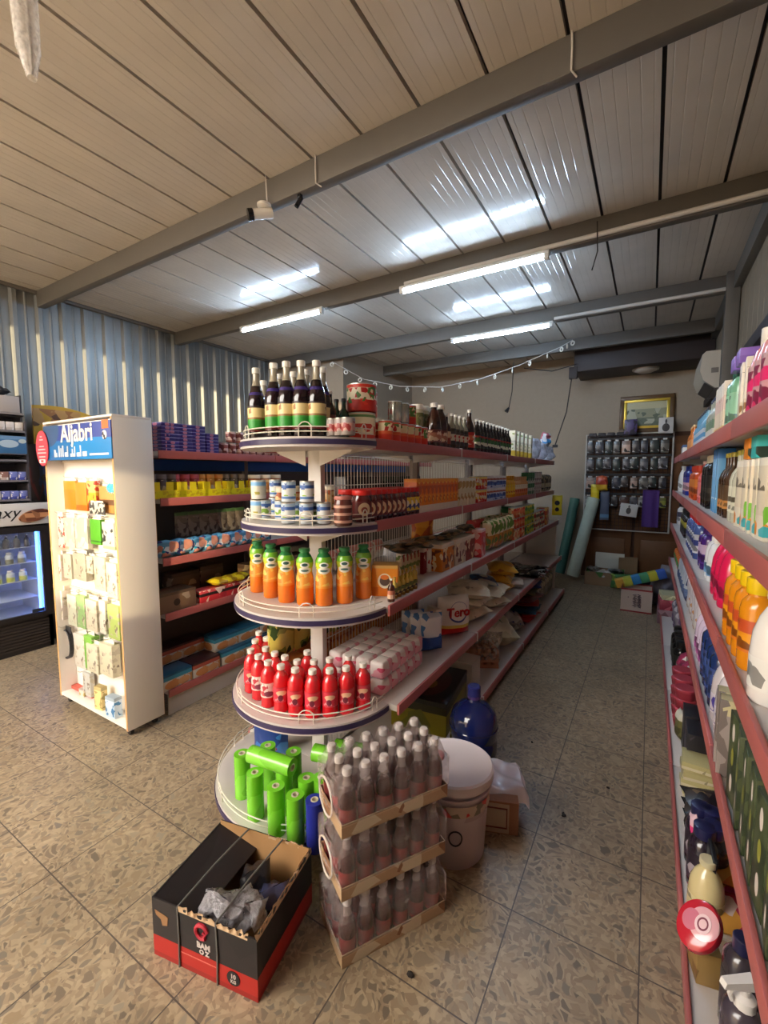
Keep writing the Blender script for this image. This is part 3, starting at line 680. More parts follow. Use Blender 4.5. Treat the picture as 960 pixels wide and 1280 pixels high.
rj = jar('red_lid_jar', .145, .046, PM('choco_jar', (70, 18, 14), [(.5, (84, 22, 16))], rough=.12, coat=.5), rcap, 'dark jar with red lid', PM('choco_label', (96, 26, 22), [], blobs=[('y', .5, .5, .3, .42, (226, 200, 160)), ('y', .5, .45, .16, .2, (150, 60, 40))]), lidh=.16)
rjy = jar('red_lid_jar_yellow', .145, .046, PM('choco_jar', (70, 18, 14)), rcap, 'red-lidded jar with yellow label', PM('yellow_label', (226, 200, 60), [], [(45, (40, 60, 120), .25, .1, .9)], blobs=[('y', .5, .55, .22, .25, (240, 236, 220))]), lidh=.16)
ya, yb = yat(452, X2, Z2), yat(514, X2, Z2); n = 11
for i in range(n):
    y = ya+(yb-ya)*i/(n-1)
    put(rjy if i > n-4 else rj, X2, y, Z2, .9, 'on the second shelf', 'front row')
    if i % 2 == 0: put(rj, X2-.10, y+.03, Z2, .9, 'on the second shelf', 'back row')
def flatrow(sp, u0, u1, n, X, z, where, rz=PI/2, back=0, lay='', dz=0, jit=.02, **k):
    ya, yb = yat(u0, X, z), yat(u1, X, z)
    for i in range(n):
        y = ya+(yb-ya)*(i/(n-1) if n > 1 else 0)
        put(sp, X, y, z+dz, rz+random.uniform(-jit, jit), where, lay or ('front row' if back else ''), **k)
        if back and i % back == 0: put(sp, X-.085, y, z+dz, rz+random.uniform(-jit, jit), where, 'back row', **k)
S2 = 'on second gondola shelf'
ob = carton('orange_box', .062, .08, .19, PM('orange_box_print', (232, 226, 206), [(.22, (236, 140, 30)), (.55, (226, 112, 22)), (.9, (240, 156, 40))], [(30, (196, 84, 20), .3, .3, .8), (50, (244, 200, 90), .15, .3, .9)]), 'tall orange box')
flatrow(ob, 516, 563, 11, X2, Z2, S2)
wb = carton('cream_box', .06, .08, .19, PM('cream_box_print', (236, 226, 190), [(.3, (228, 218, 180)), (.85, (240, 234, 214))], [(34, (190, 150, 80), .25, .2, .9)]), 'tall cream box')
flatrow(wb, 569, 586, 5, X2, Z2, S2)
rc = can('red_yellow_can', .10, .04, PM('red_yellow_print', (206, 50, 36), [(.3, (230, 190, 70)), (.5, (216, 84, 40)), (.8, (234, 206, 110))], [(40, (240, 230, 200), .2, .1, .9)]), 'red and yellow can')
for L_, dz in (('bottom layer', 0), ('top layer', .1005)): flatrow(rc, 592, 602, 4, X2, Z2, S2, lay=L_, dz=dz, jit=2)
bj = jar('blue_jar', .10, .042, PM('blue_jar_print', (196, 206, 222), [(.3, (90, 120, 180)), (.6, (206, 210, 220)), (.8, (176, 90, 60))], [(40, (60, 80, 140), .25, .1, .7)]), M('lid_white', (232, 230, 226), .4), 'small blue and white jar')
for L_, dz in (('bottom layer', 0), ('top layer', .1005)): flatrow(bj, 606, 626, 6, X2, Z2, S2, lay=L_, dz=dz, jit=2)
yj = bottle('amber_honey', 'wide', .20, .042, PM('honey_print', (226, 150, 20), [(.5, (238, 176, 40))], rough=.15, coat=.4), M('cap_amber', (226, 160, 30), .4), PM('honey_label', (240, 196, 40), [], [(34, (190, 90, 20), .3, .1, .9)]), desc='amber honey bottle')
flatrow(yj, 629, 638, 4, X2, Z2, S2)
oj = bottle('peach_bottle', 'wide', .19, .042, PM('peach_print', (226, 140, 70), [(.5, (232, 170, 100))], rough=.2, coat=.3), M('cap_peach', (226, 180, 120), .4), PM('peach_label', (220, 120, 60), [(.5, (240, 220, 180))], [(34, (190, 70, 30), .3, .1, .9)]), desc='peach coloured bottle')
flatrow(oj, 641, 654, 6, X2, Z2, S2)
gw = carton('green_white_box', .06, .07, .23, PM('green_white_print', (226, 226, 206), [(.3, (50, 130, 70)), (.5, (230, 232, 214)), (.75, (70, 140, 80))], [(28, (40, 110, 60), .3, 0, 1)]), 'green and white box')
flatrow(gw, 656, 663, 4, X2, Z2, S2)
pw = carton('pale_slim_box', .05, .07, .24, PM('pale_slim_print', (222, 210, 200), [(.4, (190, 150, 140)), (.5, (230, 222, 210))], [(34, (130, 90, 90), .2, 0, 1)]), 'pale slim box')
flatrow(pw, 665, 672, 4, X2, Z2, S2)
dk = bag('dark_pouch', .15, .08, .2, PM('dark_pouch_print', (58, 52, 40), [(.25, (200, 190, 150)), (.5, (70, 64, 48))], [(26, (170, 150, 110), .3, 0, 1)], rough=.3), 'dark green pouch', seed=8)
flatrow(dk, 675, 684, 4, X2, Z2, 'at the end of second gondola shelf', jit=.3)

# --- third end: juice bottles
ju = bottle('juice', 'juice', .262, .0405, PM('juice_print', (236, 122, 22), [(.33, (240, 150, 50)), (.36, (242, 160, 66)), (.62, (214, 200, 60)), (.70, (188, 206, 50)), (.80, (120, 186, 50)), (.90, (40, 120, 62))],
      [(34, (236, 130, 40), .30, .38, .66), (46, (244, 196, 90), .25, .38, .7)], blobs=[('y', .5, .66, .34, .065, (226, 224, 206)), ('y', .5, .76, .26, .055, (232, 232, 220)), ('y', .5, .765, .17, .030, (64, 96, 92)), ('y', .5, .655, .22, .022, (86, 116, 110))], rough=.2, coat=.4),
      gcap, desc='orange juice bottle with green cap')
def keep_in(x, y, rx, ry):      # farther along the line of sight until it stands inside the rim
    k = 1.0
    while k < 1.35 and math.hypot((x*k-GX)/rx, min(0, y*k-GY)/ry) > 1: k += .004
    return x*k, y*k
for u, v in ((323, 741), (340, 748), (358.5, 754), (381.7, 757.5), (405.5, 758), (431, 755), (454.5, 749)):
    x, y = pz(u, v, Z3); k = 1+.036/math.hypot(x, y); x, y = keep_in(x*k, y*k, .36, .328); put(ju, x, y, Z3, facing(x, y), THI, 'front row')
pj = bottle('pine_juice', 'juice', .262, .0405, PM('pine_print', (226, 190, 40), [(.4, (236, 206, 60)), (.62, (232, 196, 50)), (.9, (190, 150, 40))], [(40, (120, 160, 50), .15, .3, .7)], rough=.2, coat=.4), M('cap_olive', (150, 140, 60), .4), desc='yellow juice bottle at the rear edge')
x, y = GX-.35, GY-.06; put(pj, x, y, Z3, facing(x, y), THI)
X3 = GX+THX[2]-.06
oc = carton('orange_logo_box', .13, .10, .155, PM('orange_logo_print', (226, 120, 26), [(.3, (236, 146, 40)), (.9, (220, 170, 90))], blobs=[('y', .5, .50, .26, .24, (236, 226, 200)), ('y', .5, .50, .19, .16, (90, 70, 60)), ('y', .5, .62, .16, .08, (230, 130, 50))]), 'orange box with round logo beside the juice bottles')
put(oc, xat(482, 1.86, Z3), 1.86, Z3, .45)
sy = bottle('tiny_syrup', 'slim', .105, .0165, PM('tiny_syrup_glass', (150, 110, 40), [(.15, (196, 170, 70))], rough=.1, coat=.4), gold, PM('tiny_label', (206, 190, 110), [(.5, (110, 120, 50))], [(90, (60, 50, 30), .2, 0, 1)]), desc='tiny syrup bottle with gold cap', n=10)
for i in range(6):
    for j, xx in enumerate((X3+.02, X3-.025)):
        put(sy, xx, yat(493+i*5.0, xx, Z3), Z3, .8, 'on third gondola shelf', 'front row' if j == 0 else 'back row')
put(bottle('tiny_brown', 'slim', .11, .018, M('tiny_brown_glass', (70, 30, 14), .12, coat=.4), wcap, PM('tiny_brown_label', (216, 180, 150), [(.5, (190, 110, 80))]), desc='tiny brown bottle at the head of the gold-capped row', n=10), X3+.035, yat(489, X3+.035, Z3), Z3)
bk = carton('spice_box', .034, .16, .165, PM('spice_box_print', (232, 222, 196), [(.25, (216, 196, 150)), (.8, (236, 230, 210))], [(34, (120, 140, 60), .2, .3, .9), (28, (180, 60, 40), .15, .1, .9)]), 'slim cream spice box')
flatrow(bk, 505, 527, 6, X3-.13, Z3, 'on third gondola shelf', rz=.1)
put(carton('dark_red_box', .04, .16, .165, PM('dark_red_print', (130, 20, 26), [(.8, (226, 210, 190))], [(20, (230, 200, 180), .12, .2, .9)]), 'dark red spice box among the cream ones'), X3-.11, yat(533, X3-.1, Z3), Z3, .1)
for i, u in enumerate((538, 543)): put(carton('white_tick_box', .04, .16, .165, PM('white_tick_print', (236, 232, 220), [(.86, (210, 196, 180))], [(40, (200, 60, 50), .12, 0, 1)]), 'white spice box with red marks'), X3-.10, yat(u, X3-.1, Z3), Z3, .1, 'next to the dark red box')
for i, (u, c, nm) in enumerate(((552, (216, 130, 40), 'orange display box of sachets'), (568, (214, 196, 170), 'beige display box of sachets'), (581, (150, 70, 60), 'maroon display box of sachets'))):
    o = carton('display%d' % i, .17, .19, .17, PM('display_print%d' % i, c, [(.85, (226, 214, 190))], [(24, (120, 60, 40), .3, .1, .8), (40, (236, 220, 180), .2, 0, .85)]), nm, 'display_box')
    put(o, X3-.09, yat(u, X3-.05, Z3), Z3, .0, 'on third gondola shelf')
sk = flatbag('dark_sachet', .13, .03, .15, PM('dark_sachet_print', (70, 66, 46), [], [(22, (40, 60, 40), .3, 0, 1), (30, (160, 130, 90), .3, 0, 1)], rough=.3), 'dark green sachet', 'sachet', seed=4)
for i, u in enumerate((500, 509, 520, 533, 548, 560, 571, 582)):
    put(sk, X3-.12+.02*(i % 3), yat(u, X3-.1, Z3+.17), Z3+.172+.012*(i % 2), 0, 'lying on the spice boxes', rot=(.12*(-1)**i, .1, 1.2+.35*i))
put(bag('orange_pouch', .14, .07, .16, PM('orange_pouch_print', (226, 150, 40), [(.5, (236, 170, 60))], [(24, (190, 90, 30), .3, 0, 1)], rough=.3), 'orange pouch standing behind the spice boxes', seed=6), X3-.22, yat(531, X3-.2, Z3+.17), Z3+.166, .6)
put(carton('pouch_shelf_box', .22, .24, .164, PM('brown_box_print', (140, 104, 70), [], [(20, (110, 80, 50), .3, 0, 1)]), 'brown carton under the orange pouch'), X3-.22, yat(531, X3-.2, Z3), Z3, 0)
put(bag('red_pack', .20, .11, .22, PM('red_pack_print', (216, 70, 66), [(.6, (226, 96, 90))], [(20, (236, 140, 120), .25, 0, 1)], rough=.25), 'large pinkish red bag behind the red box', seed=9), X3-.10, yat(594, X3-.1, Z3), Z3+.02, 1.2)
put(carton('red_box', .07, .14, .2, PM('red_box_print', (206, 44, 54), [(.15, (226, 80, 80)), (.9, (240, 200, 190))], [(30, (240, 190, 180), .15, 0, 1)]), 'bright red box at the shelf edge'), X3, yat(598, X3, Z3), Z3, .1)
pb = bag('pasta', .17, .10, .24, PM('pasta_print', (226, 200, 130), [(.2, (216, 150, 60)), (.5, (238, 222, 170))], [(22, (196, 120, 50), .3, 0, .6), (30, (110, 140, 60), .15, 0, 1)], rough=.2), 'yellow pasta bag', seed=11)
flatrow(pb, 608, 632, 6, X3-.02, Z3, 'on third gondola shelf', rz=1.3, jit=.3, back=2)
oc2 = can('soup_red', .098, .04, PM('soup_red_print', (220, 90, 50), [(.3, (236, 130, 80)), (.7, (214, 70, 44))], [(34, (240, 210, 150), .25, 0, 1)]), 'orange-red soup can')
yc2 = can('soup_green', .098, .04, PM('soup_green_print', (190, 190, 60), [(.4, (120, 160, 60)), (.7, (226, 200, 80))], [(34, (60, 110, 50), .25, 0, 1)]), 'yellow-green soup can')
cc2 = can('soup_cream', .098, .04, PM('soup_cream_print', (226, 210, 160), [(.35, (110, 90, 60)), (.7, (230, 216, 170))], [(34, (190, 60, 40), .25, 0, 1)]), 'cream and brown soup can')
for L_, dz in (('bottom layer', 0), ('middle layer', .0985), ('top layer', .197)):
    flatrow(oc2, 640, 650, 4, X3, Z3, 'on third gondola shelf', lay=L_, dz=dz, jit=3)
    flatrow(yc2, 653, 662, 4, X3, Z3, 'on third gondola shelf', lay=L_, dz=dz, jit=3)
    if dz < .19: flatrow(cc2, 665, 676, 6, X3, Z3, 'on third gondola shelf', lay=L_, dz=dz, jit=3)
tub = jar('green_tub', .09, .07, PM('tub_print', (226, 220, 190), [(.4, (60, 140, 70))], [(24, (190, 60, 40), .2, 0, .4)]), M('lid_tub_green', (40, 130, 70), .4), 'green-lidded tub', lidh=.2)
for L_, dz in (('bottom', 0), ('middle', .0905), ('top', .181)): put(tub, X3-.16, yat(634, X3-.16, Z3), Z3+dz, 0, 'behind the soup cans', L_+' of the stack')
put(carton('orange_carton', .12, .16, .2, PM('orange_carton_print', (230, 150, 60), [(.5, (236, 180, 90))], [(24, (200, 80, 40), .3, 0, 1)]), 'orange carton beyond the soup cans'), X3-.03, yat(681, X3, Z3), Z3, .05)
hg = bag('yellow_hanging', .12, .03, .26, PM('yellow_hang_print', (226, 200, 30), [(.3, (236, 214, 60))], blobs=[('y', .5, .62, .25, .12, (60, 60, 60)), ('y', .5, .3, .2, .1, (60, 50, 50))], rough=.25), 'yellow and black pack hanging off the far end', 'hanging_pack', seed=12)
put(hg, GX+.40, GE+.03, Z3+.06, .2)

# --- fourth end: red drinks, tissue packs
rd = bottle('red_drink', 'pet', .212, .0355, PM('red_drink_body', (214, 22, 34), [(.60, (226, 36, 46)), (.84, (216, 60, 60))], rough=.08, coat=.6), wcap,
    PM('red_drink_label', (206, 40, 62), [(.55, (214, 60, 76)), (.93, (190, 24, 44))], [(60, (236, 160, 160), .14, .1, .9)], blobs=[('y', .5, .62, .32, .16, (236, 190, 150)), ('y', .56, .3, .16, .2, (120, 40, 60))]), desc='red drink bottle')
rw = bottle('red_drink_white', 'pet', .212, .0355, PM('red_drink_body', (214, 22, 34)), wcap, PM('red_white_label', (226, 206, 196), [(.75, (236, 226, 214)), (.95, (200, 40, 50))], [(50, (190, 60, 70), .25, .1, .9)], blobs=[('y', .5, .25, .3, .18, (130, 60, 80))]), desc='red drink bottle with white label')
for i, (u, v) in enumerate(((313.5, 811), (323, 818), (335, 825.5), (351, 830.5), (369, 834.5), (390.5, 836.5), (412, 835.5), (432.6, 832.5), (453.5, 828))):
    x, y = keep_in(*pz(u, v, Z4+.212), .36, .335); put(rw if i in (1, 2) else rd, x, y, Z4, facing(x, y), FOU, 'front row')
for u, v in ((332, 808.5), (343.5, 814.5), (356, 819), (371.5, 824.5), (392.5, 824.5), (412, 822), (435.5, 819)):
    x, y = pz(u, v, Z4+.212); put(rd, x, y, Z4, facing(x, y), FOU, 'second row')
for u, v in ((319, 799), (384, 813), (333, 796)): x, y = pz(u, v, Z4+.212); put(rd, x, y, Z4, 0, FOU, 'third row')
for u, v in ((323.5, 789), (338, 786)): x, y = pz(u, v, Z4+.212); put(rd, x, y, Z4, 0, FOU, 'rear row')
tp = MB().box(-.05, .05, -.04, .04, 0, .082, 0, .014)
tis = Spec('tissue_pack', 'tissues', 'pink and white tissue pack', [('tissue_pack', tp.mesh('tissue_pack', PM('tissue_print', (232, 222, 216), [], [(16, (222, 96, 124), .22, 0, 1), (26, (236, 170, 180), .3, 0, 1), (40, (120, 150, 110), .05, 0, 1)], rough=.25), 60), None)])
for j in range(5):
    for i in range(4):
        for L_, dz in (('bottom layer', 0), ('top layer', .0835)):
            if L_ == 'bottom layer' and (i < 3 and j > 0): continue
            y = 1.76+.083*j
            put(tis, GX+.09+.083*i, y, Z4+dz, PI/2+random.uniform(-.04, .04), 'on fourth gondola shelf', L_)
# detergent, rice and flour further along
X4 = GX+THX[1]-.09
dp = bag('blue_detergent', .15, .08, .23, PM('blue_det_print', (40, 84, 160), [(.4, (226, 230, 232)), (.9, (206, 214, 222))], [(22, (90, 140, 200), .2, .4, 1)], rough=.25), 'white and blue detergent pouch', seed=21)
for i, (u, xx) in enumerate(((516, X4-.17), (527, X4-.10), (538, X4-.05))): put(dp, xx, yat(u, xx, Z4), Z4, .9, 'on fourth gondola shelf')
tm = MB().pillow(.24, .13, .26, 14, 14, wob=.10, seed=23)
tr = thing('detergent_bag', 'white and red detergent bag lettered Tero standing on the fourth shelf', 'bag', (X4-.04, yat(573, X4, Z4), Z4), .95)
part('pouch_body', tm, PM('tero_print', (206, 30, 24), [(.22, (226, 200, 90)), (.30, (236, 230, 216))], blobs=[('y', .52, .62, .30, .26, (64, 82, 140)), ('y', .52, .64, .28, .23, (236, 232, 222))], rough=.3), tr, smooth=60)
letters('Tero', .085, M('tero_red', (190, 40, 34), .4), tr, (.0, -.0675, .165), (PI/2+.02, 0, 0), bold=.002, extrude=.004)
part('price_box', MB().box(-.165, -.125, -.06, .06, 0, .2, 0, .004), PM('white_panel', (226, 220, 208), [], [(40, (200, 40, 40), .15, 0, .4)]), tr)
rb = flatbag('rice_bag', .30, .085, .30, PM('rice_print', (222, 208, 176), [], [(12, (232, 220, 190), .4, 0, 1), (18, (176, 160, 130), .12, 0, 1)], rough=.35, bump=.4), 'cream rice bag', wob=.3, seed=25)
S4 = 'slumped on fourth gondola shelf'
ty = lambda u: yat(u, X4, Z4)
for i, (u, dz) in enumerate(((597, 0), (597, .085), (597, .17), (616, .0), (616, .085))):
    put(rb, X4-.10+.012*i, ty(u), Z4+dz+.004, .3*(i % 3)-.2, S4, rot=(.06*(-1)**i, .05, .35*(i % 3)-.3), row=('bottom', 'middle', 'top', 'bottom', 'middle')[i])
put(flatbag('blue_bag', .2, .045, .22, PM('blue_bag_print', (50, 110, 160), [], [(16, (40, 60, 90), .3, 0, 1), (14, (200, 196, 170), .35, 0, 1)], rough=.3), 'blue and cream bag lying over the rice bags', seed=26), X4-.08, ty(615), Z4+.185, rot=(.1, .1, .5))
yb_ = flatbag('yellow_flour', .24, .085, .28, PM('yellow_flour_print', (230, 176, 56), [], [(14, (190, 110, 40), .12, 0, 1), (9, (236, 200, 100), .4, 0, 1)], rough=.3), 'yellow flour bag', wob=.25, seed=27)
for i, (u, dz) in enumerate(((634, 0), (634, .09), (634, .18))): put(yb_, X4-.10+.02*i, ty(u), Z4+dz+.004, 0, S4, ('bottom', 'middle', 'top')[i], rot=(.05, .04, .3*i-.2))
put(flatbag('white_small_bag', .17, .07, .2, M('white_bag', (226, 220, 208), .4), 'small white bag at the edge beyond the flour bags', seed=28), X4-.02, ty(645), Z4+.004, rot=(0, 0, .3))
fp = flatbag('flat_packet', .16, .022, .13, PM('flat_print', (206, 200, 190), [(.3, (44, 40, 40)), (.6, (214, 206, 196)), (.85, (60, 40, 40))], [(18, (90, 40, 40), .2, 0, 1), (26, (34, 32, 32), .35, 0, 1)], rough=.25), 'black and white flat packet', 'packet', seed=29)
for i in range(18): put(fp, X4-.20+.13*(i % 3), ty(660)+.17*((i//3) % 3), Z4+.003+.024*(i//9)+.006*(i % 2), where='heaped on fourth gondola shelf', rot=(.12*(-1)**i, .10*(-1)**(i//3), .7*i))

# --- base: rolls, carton, bags
gm = PM('roll_green', (118, 200, 46), [], [(14, (132, 214, 60), .3, 0, 1)], rough=.22, coat=.3)
core = M('roll_core', (206, 196, 170), .7)
def roll_spec(key, mat, desc, h=.205, r=.036):
    b = MB().lathe([(r*.43, .0), (r, .0), (r, h), (r*.43, h)], 24)
    c = MB().lathe([(r*.30, -.001), (r*.42, -.001), (r*.42, h+.002), (r*.30, h+.002), (r*.30, -.001)], 20)
    return Spec('film_roll', 'roll', desc, [('wound_film', b.mesh('wound_film', mat), None), ('cardboard_core', c.mesh('cardboard_core', core), None)])
gr = roll_spec('g', gm, 'standing bright green film roll'); br = roll_spec('b', M('roll_blue', (44, 52, 150), .25, coat=.3), 'standing blue film roll')
BS = 'on the round base shelf'
for u, y in ((304, 1.305), (320, 1.245), (346, 1.232), (370, 1.235)): put(gr, xat(u, y, Z0), y, Z0, 0, BS, 'front row', s=1.0)
put(br, xat(394, 1.255, Z0), 1.255, Z0, 0, BS)
for u in (356, 384): put(gr, xat(u, 1.335, Z0), 1.335, Z0, 0, BS, 'second row')
gl = roll_spec('gl', gm, 'bright green film roll lying flat', .225, .037)
put(gl, -1.475, 1.285, Z0+.2435, where='on the standing rolls, nearest the front', rot=(0, PI/2, .12))
put(gl, -1.24, 1.44, Z0+.2435, where='on the standing rolls, under the red drinks', rot=(0, PI/2, .25))
put(gl, -1.18, 1.52, Z0+.2435, where='on the standing rolls, farthest back', rot=(0, PI/2, .25))
for u, y in ((336, 1.41), (368, 1.44), (402, 1.37), (425, 1.46)): put(gr, xat(u, y, Z0), y, Z0, 0, BS, 'rear row')
put(bag('blue_sack', .20, .10, .34, PM('blue_sack_print', (24, 58, 130), [], [(14, (60, 120, 190), .2, 0, 1), (18, (160, 40, 60), .1, 0, 1)], rough=.3), 'blue bag standing behind the green rolls', seed=31), xat(338, 1.60, Z0+.2), 1.60, Z0, .3)
yc = thing('open_carton', 'yellow and black carton with dark printed top on the base shelf', 'box', (-1.12, 2.42, Z0), .12)
part('box_body', MB().box(-.17, .17, -.24, .24, 0, .17, 0, .004), PM('yellow_carton_print', (150, 140, 30), [(.75, (60, 56, 24))], [(10, (120, 120, 30), .2, 0, .8)]), yc)
part('lid_panel', MB().box(-.172, .172, -.242, .242, .171, .2, 0, .004), PM('dark_carton_top', (34, 28, 24), [], [], blobs=[('z', .5, .5, .36, .40, (84, 36, 26)), ('z', .45, .42, .2, .14, (140, 104, 40))]), yc)
for i, (x, y, h) in enumerate(((-1.08, 2.86, .2), (-1.24, 2.86, .14), (-1.30, 3.04, .16))):
    put(carton('white_carton%d' % i, .2, .17 if i < 2 else .2, h, M('carton_white%d' % i, (206, 198, 184), .6, var=.06), ('upright white carton', 'low white carton', 'wide white carton')[i]), x, y, Z0, .1*i, 'behind the yellow and black carton on the base shelf')
em = MB().box(-.14, .14, -.10, .10, 0, .03, 0, .004)
for i in range(5):
    for j in range(4): em.lathe([(.03, .03), (.026, .05), (.016, .062), (0, .062)], 10, (-.112+.056*i, -.075+.05*j, 0))
egg = thing('egg_tray_pack', 'brown moulded egg trays in a clear bag on the base shelf', 'box', (-1.10, 3.26, Z0), .5)
for k in range(3): part('egg_tray', MB().add(*(lambda q: ([(x, y, z+.045*k) for x, y, z in q.v], q.f))(em)), M('moulded_pulp', (176, 126, 96), .85), egg)
part('clear_bag', MB().pillow(.34, .26, .24, 12, 10, wob=.5, seed=33), film('clear_film', (220, 216, 206), .72), egg, (0, 0, 0), smooth=60)
put(flatbag('cabbage_bag', .34, .20, .36, PM('green_stripe_print', (206, 204, 170), [], [(12, (226, 222, 196), .3, 0, 1)], blobs=[('z', .5, .42, .42, .12, (96, 150, 56))], rough=.3), 'cream bag with green stripe on the base shelf', wob=.3, seed=34), -1.12, 3.74, Z0, rot=(0, 0, .5))
put(flatbag('clear_bundle', .26, .14, .28, PM('net_blue', (150, 140, 130), [], [(20, (60, 66, 120), .25, 0, 1), (14, (190, 180, 168), .3, 0, 1)], rough=.25), 'grey and blue plastic bundle on the base shelf', wob=.5, seed=35), -1.12, 4.16, Z0, rot=(0, 0, .4))
fb = (('red flat sack at the bottom of its heap', (176, 46, 36)), ('teal flat sack', (36, 84, 104)), ('red flat sack with rolled edge', (190, 60, 40)), ('maroon flat sack', (110, 40, 44)), ('olive flat sack', (110, 104, 66)), ('dark blue flat sack topmost of its heap', (34, 44, 84)))
for i, (d, c) in enumerate(fb):
    put(flatbag('flat_sack%d' % i, .38, .062, .40, PM('flat_sack_print%d' % i, c, [], [(10, tuple(min(255, int(v*1.4)) for v in c), .2, 0, 1)], rough=.35), d, 'sack', 'sack', .25, 40+i), -1.13+.02*(i % 2), 4.55+.05*(i % 3), Z0+.063*i, where='on the base shelf', rot=(0, 0, .15*(i % 3)-.1))
mg = bag('mixed_pack', .2, .1, .26, PM('mixed_print', (150, 140, 110), [], [(18, (70, 100, 60), .25, 0, 1), (18, (216, 206, 170), .25, 0, 1), (22, (200, 160, 50), .15, 0, 1)], rough=.3), 'mottled snack pack', seed=50)
for i in range(8): put(mg, -1.06, 5.0+.11*i, Z0, rot=(0, 0, 1.5+.1*(-1)**i), where='at the far end of the base shelf')
# ================================================================== ACCESSORY STAND
def py(u, v, Y):             # the point on the plane y = Y seen at (u, v)
    d = [Fv[i]+Rv[i]*(u-480)/FPX+Uv[i]*(640-v)/FPX for i in range(3)]
    t = Y/d[1]
    return d[0]*t, HC+d[2]*t
def px(u, v, X):
    d = [Fv[i]+Rv[i]*(u-480)/FPX+Uv[i]*(640-v)/FPX for i in range(3)]
    t = X/d[0]
    return d[1]*t, HC+d[2]*t
SX0, SX1, SY0, SY1, SZ = -3.43, -2.585, 1.335, 1.565, 1.90
st = thing('accessory_stand', 'tall white accessory stand on casters with blue Aljabri header', 'display stand', ((SX0+SX1)/2, SY0, 0))
lam = M('white_laminate', (226, 220, 212), .4, var=.03, bscale=3); edge = M('beech_edge', (206, 158, 104), .5)
ox, oy = (SX0+SX1)/2, SY0
for x0, nm in ((SX0, 'side_panel'), (SX1-.018, 'side_panel')):
    sp_ = part(nm, MB().box(x0-ox, x0+.018-ox, 0, SY1-SY0, .05, SZ, 0, .002), lam, st)
    for ya in (-.0012, SY1-SY0-.0): part('edge_band', MB().box(x0-ox+.001, x0+.017-ox, ya, ya+.0015, .052, SZ-.002), edge, sp_)
part('back_panel', MB().box(SX0+.018-ox, SX1-.018-ox, .10, .116, .07, SZ-.01), M('perforated_white', (232, 226, 218), .5), st)
part('base_board', MB().box(SX0+.018-ox, SX1-.018-ox, .0, .10, .06, .078, 0, .002).box(SX0+.018-ox, SX1-.018-ox, -.001, .0, .061, .077, 0), lam, st)
part('bottom_rail', MB().box(SX0+.018-ox, SX0+.30-ox, .06, .10, .079, .10), M('red_strip', (190, 90, 76), .5), st)
part('top_board', MB().box(SX0-ox, SX1-ox, 0, SY1-SY0, SZ, SZ+.014, 0, .002), lam, st)
for x in (SX0+.05, SX1-.05):
    for y in (.04, .19):
        cw = part('caster', MB().lathe([(0, 0), (.022, 0), (.022, .02), (0, .02)], 14).tf(T(x-ox, y-.01, .024) @ RX(-PI/2)), M('caster_black', (36, 34, 34), .5), st)
        part('caster_plate', MB().box(x-ox-.025, x-ox+.025, y-.025, y+.025, .046, .05), M('zinc', (150, 150, 148), .35, .8), cw)
# hook rails and hooks
rz_ = (1.66, 1.46, 1.245, 1.03, .80, .575)
for z in rz_:
    r_ = part('hook_rail', MB().box(SX0+.02-ox, SX1-.02-ox, .088, .099, z-.008, z+.008, 0, .001), M('rail_cream', (220, 206, 182), .45), st)
# header
hd = part('header_sign', MB().box(SX0+.019-ox, SX1-.001-ox, -.008, -.0005, 1.665, 1.885, 0, .001),
    PM('header_blue_print', (36, 112, 176), [(.55, (52, 70, 150)), (.97, (226, 220, 214))], [], blobs=[('y', .78, .28, .36, .30, (30, 132, 200)), ('y', .10, .9, .16, .5, (60, 90, 130))], rough=.35), st)
letters('Aljabri', .148, M('sign_cream', (246, 240, 214), .5), hd, (.03, -.0085, 1.822), (PI/2, 0, 0), bold=.003, extrude=.001)
for i, (x, w, h) in enumerate(((-.26, .02, .05), (-.235, .012, .03), (-.20, .012, .075), (-.175, .012, .06), (-.15, .012, .075), (-.12, .03, .03), (-.09, .012, .07), (-.05, .05, .02), (-.03, .012, .05), (.0, .012, .065), (.03, .04, .025), (.07, .012, .07), (.10, .05, .03))):
    part('lettering', MB().box(x, x+w, -.0095, -.008, 1.684, 1.684+h*.95, 0, .003), M('sign_white', (226, 230, 236), .5), hd)
part('lettering', MB().box(.18, .39, -.0095, -.008, 1.687, 1.699, 0, .002), M('sign_white', (226, 230, 236), .5), hd)
tm_ = MB()
for k in range(7): tm_.lathe([(.02-.002*k, 0), (.024-.002*k, .001), (.02-.002*k, .002)], 14, (0, 0, 0))
part('badge', MB().lathe([(.0, 0), (.026, 0), (.026, .002), (0, .002)], 18).tf(T(.355, -.008, 1.80) @ RX(PI/2)), PM('badge_print', (60, 60, 66), [], [(60, (220, 220, 220), .45, 0, 1)]), hd)
part('badge', MB().box(.33, .40, -.0095, -.008, 1.835, 1.884), M('badge_orange', (226, 120, 70), .5), hd)
# round red sticker on the corner
ov = solo('oval_sign', MB().lathe([(0, 0), (.98, 0), (1, .02), (.98, .04), (0, .04)], 32).tf(Matrix.Diagonal((.085, .115, .15, 1))), M('sticker_red', (220, 70, 84), .4), 'pink-red oval card sign clipped to the corner of the accessory stand', 'sign', (SX0+.01, SY0-.012, 1.745), (PI/2, 0, 0))
for i, (w, z) in enumerate(((.03, .075), (.05, .055), (.07, .012), (.10, -.008), (.12, -.03), (.09, -.055))):
    part('lettering', MB().box(-w/2, w/2, z-.004, z+.004, .0055, .0075, 0, .001), M('sticker_white', (244, 190, 190), .5), ov)
part('lettering', MB().box(-.042, .042, -.095, -.072, .0055, .0072), M('sticker_white2', (244, 226, 220), .5), ov)
part('lettering', MB().box(-.018, .018, -.090, -.077, .0072, .008), M('sticker_num', (190, 60, 60), .5), ov)

